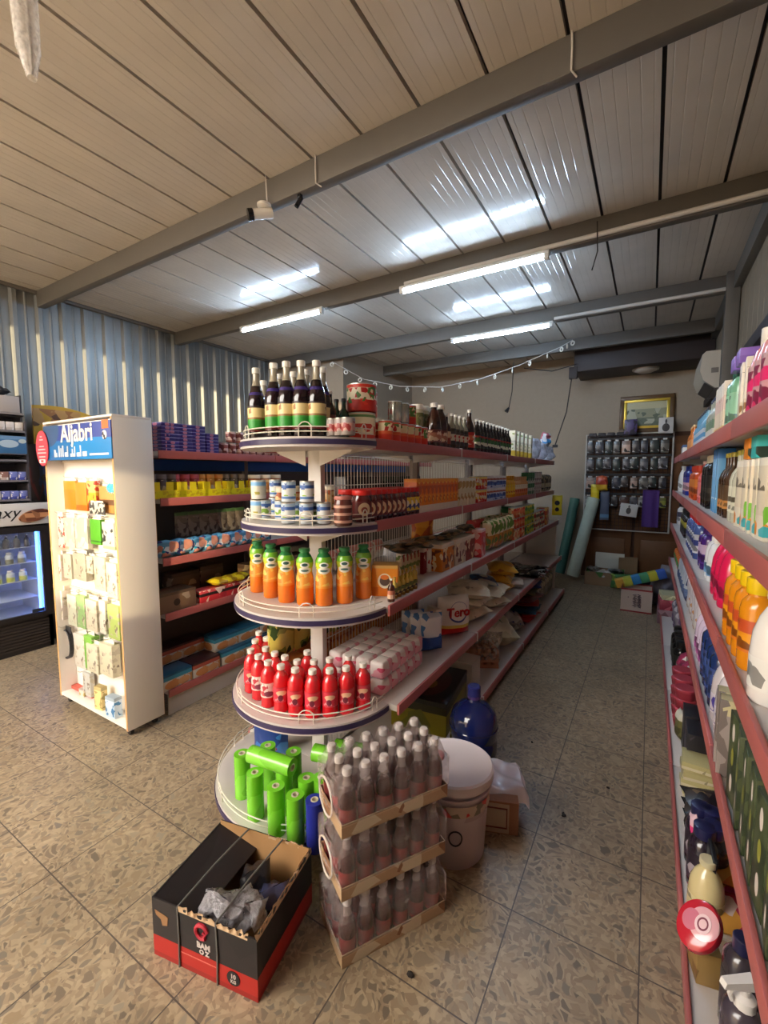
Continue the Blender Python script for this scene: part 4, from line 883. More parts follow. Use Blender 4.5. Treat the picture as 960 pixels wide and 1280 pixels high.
HK = MB().tube([(0, 0, 0), (0, -.075, .002), (0, -.085, .012)], .0022, 6).mesh('hook', M('hook_metal', (196, 190, 180), .3, .8))
def hang(u, v0, v1, wpx, base, desc, bands=(), spots=(), d=.03, Y=1.385, where='', key=None, cable=False, rank=None):
    """a pack that hangs on the stand from (u, v0) to (u, v1) of the photo"""
    x, z1 = py(u, v0, Y); _, z0 = py(u, v1, Y); x1, _ = py(u+wpx/2, v0, Y); w = 2*(x1-x); h = z1-z0
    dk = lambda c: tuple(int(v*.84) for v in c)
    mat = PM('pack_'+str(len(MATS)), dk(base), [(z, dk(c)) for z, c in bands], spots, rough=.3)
    if cable:
        m = MB()
        for k in range(5): m.tube([(w*.3*math.cos(a)*(1-.06*k), -.01+.006*k, h*.45+h*.42*math.sin(a)) for a in [i*PI/12 for i in range(24)]], .006, 6, closed=True)
        parts_ = [('cable_coil', m.mesh('cable_coil', M('cable_black', (40, 40, 46), .4)), None), ('header_card', MB().box(-w*.3, w*.3, -.002, .002, h*.8, h).mesh('header_card', mat), None)]
    else:
        b = MB().box(-w/2, w/2, -d/2, d/2, 0, h*.88, 0, .003)
        c = MB().box(-w*.4, w*.4, -.001, .001, h*.86, h)
        parts_ = [('pack_body', b.mesh('pack_body', mat), None), ('hang_tab', c.mesh('hang_tab', M('tab_clear', (226, 220, 206), .3)), None)]
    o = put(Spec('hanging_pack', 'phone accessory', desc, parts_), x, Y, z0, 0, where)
    link('hook', HK, st, (x-ox, .09, z1-.006))
    return o
HS = 'on the accessory stand'
cw_, gr_, wh_ = (206, 196, 172), (96, 186, 44), (206, 200, 186)
pr1 = [(34, (178, 170, 150), .22, .1, .9), (60, (120, 108, 96), .07, .15, .8)]
hang(89, 596, 637, 15, (236, 136, 30), 'bright orange pack at the head row', [(.7, (240, 150, 40))], where=HS)
hang(103, 598, 638, 14, (230, 110, 20), 'deeper orange pack beside the bright one', [(.2, (240, 150, 50))], where=HS)
hang(116, 597, 630, 11, (230, 190, 60), 'yellow pack between orange pack and blue card', [(.5, (236, 214, 130))], [(40, (180, 60, 40), .15, 0, 1)], where=HS)
hang(135, 603, 641, 18, (214, 150, 80), 'brown and orange pack under the blue card', [(.3, (120, 84, 60)), (.5, (226, 170, 100))], where=HS, Y=1.40)
bu = MB(); k = 18
bu.prism([((.062 if i % 2 else .040)*math.cos(i*PI/k), (.034 if i % 2 else .022)*math.sin(i*PI/k)) for i in range(2*k)], 0, .002)
x, z = py(139, 610, 1.345); bo = solo('starburst_card', bu, PM('starburst_print', (60, 170, 206), [], [(60, (236, 240, 240), .4, 0, 1)]), 'blue starburst price card hanging in the accessory stand', 'sign', (x, 1.345, z), (PI/2, 0, 0))
hang(121, 626, 643, 19, (226, 220, 206), 'small white lettered card under the yellow pack', [], [(50, (60, 60, 60), .3, 0, 1)], where=HS, d=.008, Y=1.36)
hang(75, 640, 684, 8, (232, 222, 206), 'narrow white card at the side panel, upper', [], [(40, (190, 60, 50), .15, 0, 1), (50, (60, 60, 60), .12, 0, 1)], where=HS, d=.006, Y=1.37)
hang(88, 642, 683, 13, wh_, 'wide white cable pack', [], [(30, (196, 190, 176), .3, 0, 1)], where=HS)
hang(103, 642, 685, 16, wh_, 'white pack with diagonal cable', [], [(22, (206, 200, 186), .3, 0, 1)], where=HS)
hang(121, 645, 680, 13, gr_, 'bright green pack in the second row', [(.1, (60, 120, 40)), (.16, gr_)], where=HS)
hang(137, 648, 686, 15, (206, 226, 170), 'white earphone pack edged green', [(.12, (236, 236, 220))], [(46, (60, 60, 60), .12, .2, .8)], where=HS)
for i, (u, v0, v1, w, c, ds) in enumerate(((75, 688, 724, 8, (232, 214, 206), 'narrow white card with red print'), (87, 688, 722, 10, wh_, 'plain white pack in the third row'), (102, 687, 724, 16, (196, 190, 172), 'grey adapter pack'), (115, 692, 716, 8, (226, 222, 204), 'small pale pack beside the grey adapter'), (127, 690, 737, 14, (240, 234, 206), 'tall white charger pack'), (142, 697, 746, 13, (244, 240, 220), 'tallest plain white charger pack'))):
    hang(u, v0, v1, w, c, ds, [], pr1, where=HS, d=.04)
for i, (u, v0, v1, w, c, ds) in enumerate(((77, 732, 772, 8, (232, 220, 210), 'narrow card with black dots'), (93, 738, 780, 11, (216, 220, 196), 'pale green cable pack'), (104, 738, 783, 10, (160, 200, 130), 'green striped cable pack'), (117, 744, 786, 14, (236, 226, 200), 'cream earphone pack'), (131, 744, 790, 8, (240, 236, 220), 'slim white earphone pack'), (145, 750, 797, 14, (196, 220, 120), 'lime and white pack at the right side panel'))):
    hang(u, v0, v1, w, c, ds, [(.6, tuple(min(255, v+14) for v in c))], pr1, where=HS, d=.045)
hang(83, 782, 822, 18, (60, 60, 66), 'coiled black cable', where=HS, cable=True)
hang(103, 786, 832, 14, (236, 232, 220), 'white charger box beside the green one', [], pr1, where=HS, d=.05)
hang(114, 788, 834, 10, (130, 206, 70), 'green and white charger box', [(.7, (150, 214, 90))], where=HS, d=.05, Y=1.37)
hang(119, 800, 838, 14, (240, 234, 206), 'boxy white adapter pack, lower row left', [], pr1, where=HS, d=.05, Y=1.36)
hang(136, 798, 842, 16, (238, 230, 200), 'boxy cream adapter pack, lower row right', [], pr1, where=HS, d=.05, Y=1.37)
hang(110, 836, 868, 9, (220, 220, 212), 'pale blister pack near the base', [], pr1, where=HS, d=.03, Y=1.40)
for u, w, d, h, c, ds, Y in ((127, .075, .04, .15, (230, 206, 140), 'yellowish upright box on the base of the accessory stand', 1.365), (143, .09, .05, .13, (190, 210, 226), 'pale blue box with figure on the base of the accessory stand', 1.36), (105, .06, .03, .05, (206, 190, 180), 'small low box on the base of the accessory stand', 1.39)):
    x = xat(u, Y, .08); put(carton('sb%d' % u, w, d, h, PM('sb_print%d' % u, c, [(.85, tuple(int(v*.8) for v in c))], [(40, (60, 120, 170) if u == 143 else (170, 150, 90), .25, .1, .8)]), ds), x, Y, .079, .1)

# ================================================================== GOODS ON THE RACK BEHIND THE STAND
XF = LX-.10
pur = carton('purple_flat_box', .10, .15, .0225, PM('purple_box_print', (40, 28, 96), [(.12, (48, 34, 112)), (.84, (130, 120, 180))], [], blobs=[('y', .42, .5, .16, .42, (176, 110, 136)), ('x', .42, .5, .16, .42, (176, 110, 136))]), 'flat purple box', ch=.001)
for ci, (u, nl) in enumerate(((203.5, 8), (215.5, 8), (231, 8), (247, 8), (264, 6))):
    y = yat(u, XF+.07, LZ[4])
    for k in range(nl): put(pur, LX-.085, max(y, 1.70), LZ[4]+.001+.0228*k, PI/2+random.uniform(-.03, .03), 'on side shelving top', f'{ORD[k]} layer up')
pc = can('pink_can', .085, .036, PM('pink_can_print', (190, 130, 120), [(.2, (226, 200, 190)), (.5, (150, 80, 76)), (.8, (222, 190, 180))], [(40, (110, 50, 50), .2, 0, 1)]), 'pink and white can')
for i, (u, two) in enumerate(((279, 0), (289, 1), (299, 1), (307, 0), (314, 0), (321, 0), (329, 0), (337, 0), (345, 0), (353, 0), (361, 0), (369, 0), (377, 0))):
    y = yat(u, LX-.06, LZ[4]); put(pc, LX-.06, y, LZ[4]+.001, .3*i, 'on side shelving top', 'bottom layer')
    if two: put(pc, LX-.06, y, LZ[4]+.0865, .4*i, 'on side shelving top', 'top layer')
def tray_spec(w, d, h, mat, inner):
    m = MB().box(-w/2, w/2, -d/2, d/2, 0, .004)
    m.box(-w/2, -w/2+.003, -d/2, d/2, .004, h).box(w/2-.003, w/2, -d/2, d/2, .004, h).box(-w/2, w/2, d/2-.003, d/2, .004, h)
    m.box(-w/2, w/2, -d/2, -d/2+.003, .004, h*.5)
    for x in (-w/2, -w*.12, w/2-w*.2): m.box(x, x+w*.2, -d/2, -d/2+.003, h*.5, h)
    return Spec('display_tray', 'tray', 'yellow card display tray', [('tray', m.mesh('tray', mat), None), ('printed_front', MB().box(-w*.46, w*.46, -d/2-.0012, -d/2, .01, h*.45).mesh('printed_front', inner), None)])
yt = tray_spec(.24, .16, .105, M('tray_yellow', (226, 206, 24), .5), PM('tray_front_print', (214, 206, 20), [], [(40, (190, 170, 20), .3, 0, 1)]))
cols = [((96, 84, 90), 'grey'), ((170, 60, 80), 'pink'), ((196, 130, 50), 'gold'), ((110, 90, 70), 'brown')]
jars_ = [jar('spread_%s' % n, .15, .036, PM('spread_print_%s' % n, c, [(.3, tuple(min(255, v+40) for v in c)), (.6, c)], [(40, (220, 200, 170), .2, .1, .9)]), M('lid_%s' % n, tuple(min(255, v+50) for v in c), .4), f'{n} spread jar') for c, n in cols]
for i, u in enumerate((214, 243, 274, 303)):
    y = yat(u, LX-.02, LZ[3]); put(yt, LX-.10, y, LZ[3]+.001, PI/2, 'on second side shelf from top')
    for j in range(3): put(jars_[(i, 1, 2, 3)[i] if i else 0], LX-.13, y-.07+.075*j, LZ[3]+.006, 1.2, 'in the yellow trays')
wl = jar('honey_pot', .15, .05, PM('honey_pot_print', (190, 110, 50), [(.3, (206, 130, 60)), (.7, (176, 90, 40))], [(30, (230, 190, 130), .25, .1, .9)]), M('lid_cream', (232, 220, 196), .4), 'orange pot with cream lid')
for i, u in enumerate((352, 366, 381, 412)): put(wl, GX-.27, yat(u, GX-.27, Z2+.1), Z2, 0, 'behind the milk tins')
for i, u in enumerate((318, 331, 344)): put(wl, LX-.07, yat(u, LX-.07, LZ[3]), LZ[3]+.001, 0, 'on second side shelf from top')
db = carton('dark_boxed_bottle', .08, .09, .2, PM('dark_boxed_print', (36, 26, 30), [(.3, (60, 24, 28)), (.7, (34, 28, 30))], [(20, (206, 196, 190), .16, .2, .8)]), 'dark box with pale triangle')
flatrow(db, 430, 466, 5, GX-.17, Z2, 'seen through the wire mesh')
gbt = bottle('green_jar', 'wide', .20, .045, PM('green_jar_glass', (36, 54, 40), rough=.15, coat=.4), M('cap_dark_green', (30, 60, 44), .4), PM('green_jar_label', (110, 140, 96), [(.5, (60, 96, 60))], [(34, (210, 216, 190), .2, 0, 1)]), desc='dark green bottle')
flatrow(gbt, 474, 520, 8, GX-.17, Z2, 'seen through the wire mesh')
gs = bag('blue_pastry', .15, .07, .11, PM('pastry_blue_print', (110, 170, 206), [(.25, (206, 214, 220)), (.6, (90, 160, 206))], [(22, (60, 70, 130), .2, 0, 1), (20, (214, 150, 130), .25, 0, 1), (26, (40, 160, 200), .25, 0, 1)], rough=.2), 'glossy blue pastry bag', wob=.3, seed=61)
flatrow(gs, 213, 330, 9, LX-.05, LZ[2]+.001, 'on third side shelf from top', jit=.25)
bs = bag('brown_sachet', .11, .02, .17, PM('brown_sachet_print', (104, 92, 84), [(.55, (130, 120, 108)), (.85, (90, 130, 80))], [(22, (80, 66, 60), .3, 0, .8), (30, (150, 140, 128), .2, 0, .8)], rough=.3), 'brown and green hanging sachet', 'hanging_sachet', seed=62)
flatrow(bs, 228, 300, 7, LX-.18, LZ[2]+.10, 'behind the blue pastry bags', jit=.1)
pk = bag('pink_cream', .16, .08, .13, PM('pink_cream_print', (232, 206, 190), [(.5, (226, 150, 140))], [(20, (240, 230, 216), .3, 0, 1)], rough=.25), 'pink and cream packet', seed=63)
flatrow(pk, 348, 470, 8, GX-.24, Z3, 'behind the juice bottles', jit=.2)
for i, (u, w, h, c, ds) in enumerate(((215, .26, .13, (124, 96, 74), 'brown display carton with dark spot nearest the stand'), (246, .22, .20, (96, 76, 64), 'dark brown carton at the back of its shelf'), (278, .20, .21, (104, 84, 70), 'brown carton with white print at the back of its shelf'))):
    put(carton('brown_c%d' % i, w, .16 if i == 0 else .12, h, PM('brown_c_print%d' % i, c, [(.86, tuple(int(v*.75) for v in c))], [(20, (170, 150, 130), .12, .5, .85)], blobs=[('y', .45, .45, .09, .18, (52, 36, 28))] if i == 0 else ()), ds), LX-.10 if i == 0 else LX-.27, yat(u, LX-.10, LZ[1]), LZ[1]+.001, PI/2)
rb_ = carton('red_black_box', .22, .10, .085, PM('red_black_print', (190, 46, 56), [(.5, (40, 28, 30)), (.75, (206, 70, 80))], [(24, (230, 200, 190), .2, 0, 1)]), 'red and black biscuit box')
flatrow(rb_, 262, 292, 2, LX-.07, LZ[1]+.001, 'on lowest raised side shelf')
ys_ = flatbag('yellow_snack', .13, .05, .16, PM('yellow_snack_print', (220, 196, 40), [], [(20, (180, 140, 30), .3, 0, 1)], rough=.25), 'yellow snack bag', seed=64)
for i, u in enumerate((276, 287, 298)): put(ys_, LX-.07, yat(u, LX-.07, LZ[1]+.1), LZ[1]+.088, .3*i, 'lying on the red biscuit boxes')
flatrow(carton('brown_d', .2, .16, .18, PM('brown_d_print', (110, 84, 60), [(.8, (80, 60, 46))], [(20, (150, 130, 100), .2, 0, 1)]), 'plain brown carton'), 318, 390, 4, LX-.12, LZ[1]+.001, 'on lowest raised side shelf')
cro = lambda k, c1, c2: carton(k, .22, .15, .105, PM(k+'_print', (206, 200, 190), [(.62, c1), (.86, c2)], [(26, (200, 140, 80), .3, .05, .6)], blobs=[('y', .35, .3, .26, .26, (206, 140, 84)), ('y', .72, .3, .2, .24, (216, 160, 110)), ('x', .5, .3, .3, .26, (206, 140, 84))]), 'croissant box')
ct, cr_ = cro('teal_croissant', (60, 136, 160), (34, 84, 110)), cro('red_croissant', (170, 80, 60), (60, 34, 36))
ct.desc, cr_.desc = 'teal croissant box', 'brown-red croissant box'
BW = 'on side shelving base'
for i, (sp_, u, lay, xo) in enumerate(((ct, 222, 0, 0), (cr_, 259, 0, 0), (ct, 293, 0, 0), (ct, 322, 0, 0), (ct, 350, 0, 0), (ct, 289, 1, -.04), (ct, 317, 1, -.04), (ct, 343, 1, -.04), (cr_, 232, 1, -.16), (cr_, 262, 1, -.16))):
    put(sp_, LX-.085+xo, yat(u, LX-.01, LZ[0]+.04), LZ[0]+.001+.106*lay, PI/2, BW, ('lower layer', 'upper layer')[lay])
for i, u in enumerate((232, 268)): put(carton('dark_back%d' % i, .25, .14, .106, PM('dark_back_print%d' % i, (52, 42, 44), [], [(18, (110, 100, 110), .2, 0, 1)]), ('dark box', 'darker box')[i]+' behind the croissant boxes'), LX-.25, yat(u, LX-.25, LZ[0]), LZ[0]+.001, PI/2)
gp = bag('green_chips', .17, .10, .24, PM('green_chips_print', (120, 130, 50), [(.4, (150, 150, 70)), (.7, (90, 110, 50))], [(20, (60, 80, 40), .3, 0, 1), (24, (206, 190, 90), .25, 0, 1)], rough=.2), 'green and yellow snack bag', seed=65)
flatrow(gp, 352, 500, 9, GX-.20, Z4+.101, 'beyond the red drinks', jit=.3)
op = carton('orange_crate', .2, .16, .10, PM('orange_crate_print', (206, 110, 40), [(.5, (216, 130, 60))], [(20, (180, 80, 30), .3, 0, 1)]), 'orange snack carton')
flatrow(op, 352, 500, 7, GX-.20, Z4, 'under the green snack bags')

# ================================================================== FRIDGE AND CIGARETTE RACK
fr = thing('display_fridge', 'black upright display fridge with glass door and blue-lit inside', 'fridge', (-4.95, 1.30, 0))
blk = M('fridge_black', (38, 34, 34), .4)
fx0, fx1, fy0, fy1 = -.27, .29, -.22, .49
part('cabinet', MB().box(fx0, fx0+.03, fy0, fy1, 0, 1.33).box(fx0, fx1, fy0, fy0+.03, 0, 1.33).box(fx0, fx1, fy1-.03, fy1, 0, 1.33).box(fx0, fx1, fy0, fy1, 1.10, 1.33).box(fx0, fx1, fy0, fy1, 0, .30), blk, fr)
part('inner_lining', MB().box(fx0+.03, fx0+.036, fy0+.03, fy1-.03, .3, 1.10).box(fx0+.03, fx1-.05, fy1-.036, fy1-.03, .3, 1.10).box(fx0+.03, fx1-.05, fy0+.03, fy1-.03, .3, .306), M('lining_white', (200, 214, 230), .4), fr)
part('inner_lamp', MB().box(fx1-.09, fx1-.07, fy1-.06, fy1-.045, .34, 1.06), glow('fridge_lamp', (70, 130, 255), 8), fr)
for z in (.47, .63, .79, .93): part('wire_rack', MB().box(fx0+.04, fx1-.07, fy0+.035, fy1-.065, z-.004, z, 0), M('rack_white', (206, 214, 222), .4), fr)
dr = part('door_frame', MB().box(fx1, fx1+.03, fy0, fy0+.05, .3, 1.12).box(fx1, fx1+.03, fy1-.055, fy1, .3, 1.12).box(fx1, fx1+.03, fy0+.05, fy1-.055, .3, .345).box(fx1, fx1+.03, fy0+.05, fy1-.055, 1.07, 1.12), blk, fr)
part('door_glass', MB().box(fx1+.012, fx1+.017, fy0+.05, fy1-.055, .345, 1.07), pane('fridge_glass'), dr)
part('door_label', MB().box(fx1+.031, fx1+.033, fy1-.16, fy1-.07, .35, .38), M('label_dark', (40, 44, 54), .4), dr)
for k in range(9): part('vent_slat', MB().box(fx1, fx1+.008, fy0+.03, fy1-.03, .04+.027*k, .055+.027*k), M('slat_black', (54, 46, 42), .5), fr)
hs = part('header_sign', MB().box(fx1, fx1+.035, fy0, fy1+.02, 1.135, 1.325, 0, .008), M('header_white', (222, 218, 216), .35), fr)
part('chocolate_print', MB().lathe([(0, 0), (1, 0), (1, .02), (0, .02)], 28).tf(T(fx1+.036, fy1-.10, 1.215) @ RX(.25) @ Matrix.Diagonal((1, .115, .05, 1)) @ RY(PI/2)), PM('choco_swirl', (110, 64, 44), [(.35, (196, 140, 100)), (.7, (90, 48, 34))], [(16, (150, 100, 70), .3, 0, 1)]), hs)
letters('Galaxy', .13, M('script_black', (28, 24, 26), .5), hs, (fx1+.0365, fy1-.385, 1.245), (PI/2, 0, PI/2), shear=.35, align='CENTER')
bt = bottle('fridge_drink', 'slim', .11, .024, M('drink_dark', (44, 34, 50), .3), M('drink_cap', (210, 210, 210), .4), desc='dark drink bottle', n=10)
for i in range(5): put(bt, -4.95+.2, 1.37+.075*i, .931, 0, 'on the top rack of the fridge')
for i in range(4): put(bottle('fridge_can', 'wide', .10, .03, PM('fridge_can_print', (190, 196, 70), [(.5, (206, 214, 206))]), M('drink_cap', (210, 210, 210), .4), desc='yellow-green drink tub', n=10), -4.95+.18, 1.36+.09*i, .631, 0, 'inside the fridge')
for i in range(4): put(bottle('fridge_pale', 'wide', .10, .03, PM('fridge_pale_print', (120, 120, 90), [(.5, (190, 200, 206))]), M('drink_cap', (210, 210, 210), .4), desc='pale drink tub', n=10), -4.95+.18, 1.36+.09*i, .791, 0, 'inside the fridge')
ck = thing('cigarette_rack', 'dark cigarette rack with blue lit panel standing on the fridge', 'display rack', (-4.95, 1.40, 1.331))
cdk = M('rack_dark', (70, 66, 72), .45)
part('rack_frame', MB().box(0, .02, -.28, .30, 0, .93).box(0, .27, -.28, -.265, 0, .93).box(0, .27, .285, .30, 0, .70).box(0, .2, .285, .30, .70, .93), cdk, ck)
for z in (.0, .165, .34, .40, .59, .74): part('rack_shelf', MB().box(.02, .27, -.265, .285, z, z+.012, 0).box(.262, .27, -.265, .285, z, z+.03), M('rack_shelf_grey', (120, 116, 122), .4), ck)
part('lit_panel', MB().box(.25, .275, -.27, .29, .42, .57, 0, .003), PM('lit_panel_print', (70, 120, 170), [(.8, (110, 150, 190))], [], blobs=[('x', .78, .55, .12, .22, (190, 210, 226)), ('x', .95, .72, .05, .12, (206, 214, 206))]), ck)
part('top_case', MB().box(.02, .25, -.27, .27, .765, .91, 0, .004), M('case_grey', (168, 160, 158), .4), ck)
cg = [carton('cig_%d' % i, .055, .023, .088, PM('cig_print%d' % i, c, [(.45, c2)], [(60, (230, 226, 226), .15, .1, .9)]), d, 'cigarette_pack', 'cigarettes') for i, (c, c2, d) in enumerate((((70, 80, 170), (120, 130, 200), 'blue cigarette pack'), ((206, 196, 190), (226, 220, 216), 'white cigarette pack'), ((196, 180, 170), (150, 110, 100), 'pale red cigarette pack')))]
for z, wr, seq in ((1.344, 'on the lowest rack tier', (1, 1, 1, 0, 0, 0)), (1.509, 'on the second rack tier', (1, 2, 1, 2, 0, 0)), (1.934, 'on the upper rack tier', (1, 2, 1, 1, 1, 1))):
    for i, k in enumerate(seq): put(cg[k], -4.71, 1.34+.063*i, z, PI/2, wr)
for i in range(3): put(flatbag('bundle_%d' % i, .14, .06, .14, M('bundle_dark%d' % i, ((50, 44, 44), (120, 96, 60), (60, 60, 66))[i], .6), ('dark', 'brown', 'grey')[i]+' bundle lying on the cigarette rack', 'bundle', 'bag', .4, 70+i), -4.82, 1.26+.15*i, 2.242, .4*i)
sd = thing('snack_display', 'dark snack display with yellow chips header by the corrugated wall', 'display stand', (-5.02, 2.18, 0))
part('cabinet', MB().box(-.19, .19, -.32, .32, 0, 1.86, 0, .006), PM('snack_cab_print', (54, 48, 52), [], [(6, (40, 60, 110), .18, .5, 1), (7, (110, 50, 50), .14, .4, 1)]), sd)
for z in (.5, .85, 1.2, 1.55): part('front_ledge', MB().box(.19, .215, -.31, .31, z, z+.03), M('ledge_dark', (80, 70, 72), .5), sd)
hm = MB(); hp = [(-.32, 1.86)]+[(-.32+.64*i/16, 2.22+.05*math.sin(PI*i/16)-.10*(i/16)) for i in range(17)]+[(.32, 1.86)]
hm.prism(hp, -.012, .012).tf(T(.05, 0, 0) @ Matrix(((0, 0, 1, 0), (1, 0, 0, 0), (0, 1, 0, 0), (0, 0, 0, 1))))
part('header_board', hm, PM('chips_print', (214, 170, 40), [], [(9, (176, 120, 60), .55, .1, .9), (13, (110, 74, 40), .28, .05, .85), (14, (206, 160, 90), .3, .1, .9)]), sd)
# ================================================================== GOODS ON THE WALL RACK
ZA, ZB, ZCs, ZD, ZE = RZ_[4]+.001, RZ_[3]+.001, RZ_[2]+.001, RZ_[1]+.001, RZ_[0]+.001
WA, WB, WC, WD, WE = 'on wall rack top', 'on second wall shelf', 'on third wall shelf', 'on fourth wall shelf', 'on wall rack base'
def rr(sp, us, X, z, where, rz=-PI/2, row='', **k):
    for i, u in enumerate(us): put(sp, X, yat(u, X, z), z, rz+random.uniform(-.12, .12), where, row, **k)
def rrow(sp, u0, u1, pitch, X, z, where, rz=-PI/2, row='', **k):
    ya, yb = sorted((yat(u0, X, z), yat(u1, X, z))); ya, yb = max(ya, .80), min(yb, 5.14); ya = min(ya, yb); n = max(1, int((yb-ya)/pitch)+1)
    for i in range(n): put(sp, X, ya+i*pitch, z, rz+random.uniform(-.12, .12), where, row, **k)
def B(key, kind, h, r, body, cap, label, desc, bands=(), spots=(), **k):
    return bottle(key, kind, h, r, PM(key+'_body', body, k.pop('bb', ()), rough=.18, coat=.4), M(key+'_cap', cap, .35, coat=.2), PM(key+'_label', label, bands, spots or [(36, tuple(int(v*.6) for v in label), .2, .1, .9)], rough=.3), desc=desc, **k)
XA = .272
# --- top shelf
rrow(carton('small_blue_box', .05, .05, .12, PM('small_blue_print', (150, 180, 196), [(.4, (220, 220, 214)), (.8, (60, 100, 150))]), 'small blue and white box'), 849, 857, .06, XA, ZA, WA)
rrow(B('orange_spray', 'slim', .22, .028, (214, 120, 50), (230, 190, 130), (220, 150, 90), 'orange spray can with pale cap'), 863, 867, .065, XA, ZA, WA)
rrow(B('blue_spray', 'slim', .23, .027, (110, 170, 206), (40, 44, 60), (206, 214, 222), 'light blue spray can with dark cap', [(.4, (90, 150, 196)), (.7, (190, 200, 210))]), 871, 884, .062, XA, ZA, WA)
rrow(B('grey_spray', 'slim', .24, .027, (170, 180, 170), (50, 60, 90), (206, 206, 200), 'grey-green spray can with blue cap', [(.5, (110, 140, 120))]), 888, 896, .062, XA, ZA, WA)
rrow(carton('tall_cream_box', .055, .055, .235, PM('tall_cream_print', (226, 196, 120), [(.22, (236, 222, 200)), (.5, (232, 206, 196)), (.75, (240, 232, 220))], [(30, (206, 150, 130), .15, .3, .9)]), 'tall cream box with pale pink print'), 900, 911, .062, XA, ZA, WA)
rrow(B('mint_shampoo', 'shampoo', .24, .036, (130, 196, 160), (30, 84, 70), (150, 206, 176), 'mint green shampoo bottle with dark green cap', [(.1, (60, 110, 120)), (.3, (150, 206, 176))]), 917, 924, .085, XA, ZA, WA)
rrow(carton('white_lotion_box', .075, .06, .215, PM('white_lotion_print', (232, 226, 210), [(.12, (226, 214, 190)), (.4, (236, 230, 216))], [(24, (150, 110, 60), .2, .05, .35), (26, (70, 70, 60), .22, .7, .85)]), 'white lotion box with dark lettering'), 930, 942, .085, XA, ZA, WA)
for u in (932, 940): put(carton('purple_tin', .075, .075, .05, PM('purple_tin_print', (130, 96, 190), [(.5, (146, 112, 206))]), 'purple box on the white lotion boxes'), XA, yat(u, XA, ZA+.22), ZA+.216, -PI/2)
rrow(B('pink_lotion', 'lotion', .27, .040, (226, 150, 150), (236, 232, 224), (214, 50, 110), 'pink lotion bottle with white cap', [(.3, (200, 150, 160)), (.5, (220, 40, 110)), (.75, (196, 160, 166))], lab=(.08, .6)), 948, 972, .09, XA, ZA, WA)
# --- second shelf
XB = .272
rrow(B('white_cleaner', 'jug', .24, .040, (226, 226, 222), (230, 230, 226), (220, 220, 216), 'white cleaner bottle'), 849, 854, .1, XB, ZB, WB)
rrow(B('navy_pink', 'shampoo', .23, .038, (40, 50, 130), (36, 50, 130), (220, 170, 180), 'navy bottle with pink label', [(.6, (60, 60, 140))]), 859, 863, .09, XB, ZB, WB)
rrow(B('orange_red', 'wide', .22, .036, (206, 84, 40), (216, 70, 50), (196, 90, 40), 'orange-red bottle', [(.5, (216, 130, 60))]), 868, 874, .085, XB, ZB, WB)
rrow(B('rose_bottle', 'slim', .24, .032, (226, 110, 110), (226, 190, 180), (230, 130, 130), 'rose bottle with pale cap'), 878, 881, .075, XB, ZB, WB)
rrow(B('black_tall', 'shampoo', .26, .042, (30, 30, 30), (216, 204, 180), (46, 44, 40), 'tall black bottle with cream cap', [(.3, (70, 66, 58)), (.5, (38, 36, 34))]), 886, 893, .10, XB, ZB, WB)
rrow(carton('sky_box', .05, .06, .275, PM('sky_print', (96, 160, 210), [(.85, (60, 120, 190))], [(26, (190, 214, 230), .2, .2, .8)]), 'tall sky-blue box'), 898, 903, .062, XB, ZB, WB)
rrow(B('amber_oil', 'slim', .25, .031, (70, 50, 34), (176, 160, 60), (196, 140, 80), 'brown oil bottle with olive-gold cap', [(.35, (90, 70, 50))]), 907, 914, .07, XB, ZB, WB)
rrow(B('pale_oil', 'slim', .25, .031, (196, 196, 176), (176, 166, 70), (216, 216, 196), 'pale oil bottle with olive-gold cap', [(.4, (90, 84, 70)), (.6, (210, 210, 190))]), 918, 926, .07, XB, ZB, WB)
rrow(B('gold_rear', 'slim', .27, .031, (110, 100, 60), (190, 176, 60), (150, 140, 80), 'olive bottle with gold cap'), 912, 945, .075, XB+.10, ZB, WB, row='rear row')
hb = carton('hair_box', .075, .06, .21, PM('hair_print', (236, 228, 206), [(.3, (228, 216, 190)), (.9, (240, 234, 216))], [(18, (236, 150, 40), .22, .05, .5), (18, (70, 180, 190), .22, .05, .5), (20, (120, 190, 60), .2, 0, .5), (30, (120, 110, 90), .2, .6, .85)]), 'white box with orange and teal swirls')
rrow(hb, 931, 966, .082, XB, ZB, WB)
for i, (u, c, d) in enumerate(((951, (230, 140, 30), 'orange box lying on the swirl boxes'), (962, (60, 190, 190), 'teal box lying on the swirl boxes'))): put(carton('top_small%d' % i, .075, .07, .06, PM('top_small_print%d' % i, c, [(.5, tuple(min(255, v+20) for v in c))], [(30, (40, 60, 50), .2, 0, .5)]), d), XB, yat(u, XB, ZB+.21), ZB+.211, -PI/2)
# --- third shelf
XC = .28
rrow(B('white_dark_cap', 'wide', .21, .042, (206, 206, 206), (40, 38, 42), (190, 190, 196), 'white bottle with black lid', [(.5, (60, 60, 80))]), 845, 852, .10, XC, ZCs, WC)
rrow(B('black_jar', 'wide', .20, .044, (32, 32, 36), (36, 34, 36), (60, 60, 66), 'black tub with black lid', [(.5, (160, 150, 60))]), 857, 862, .10, XC, ZCs, WC)
rrow(B('red_lid_blue', 'wide', .24, .050, (70, 90, 150), (196, 40, 50), (206, 210, 220), 'blue and white tub with red lid', [(.4, (50, 60, 120)), (.7, (196, 200, 210))]), 867, 878, .11, XC, ZCs, WC)
rrow(B('purple_bottle', 'shampoo', .21, .042, (70, 40, 120), (66, 36, 110), (84, 50, 140), 'purple bottle', [(.5, (190, 170, 200))]), 881, 886, .10, XC, ZCs, WC)
rrow(B('white_spray', 'lotion', .22, .040, (216, 220, 226), (232, 232, 228), (110, 160, 206), 'white spray bottle with blue label', [(.5, (216, 226, 230))], top='trigger'), 890, 895, .09, XC, ZCs, WC)
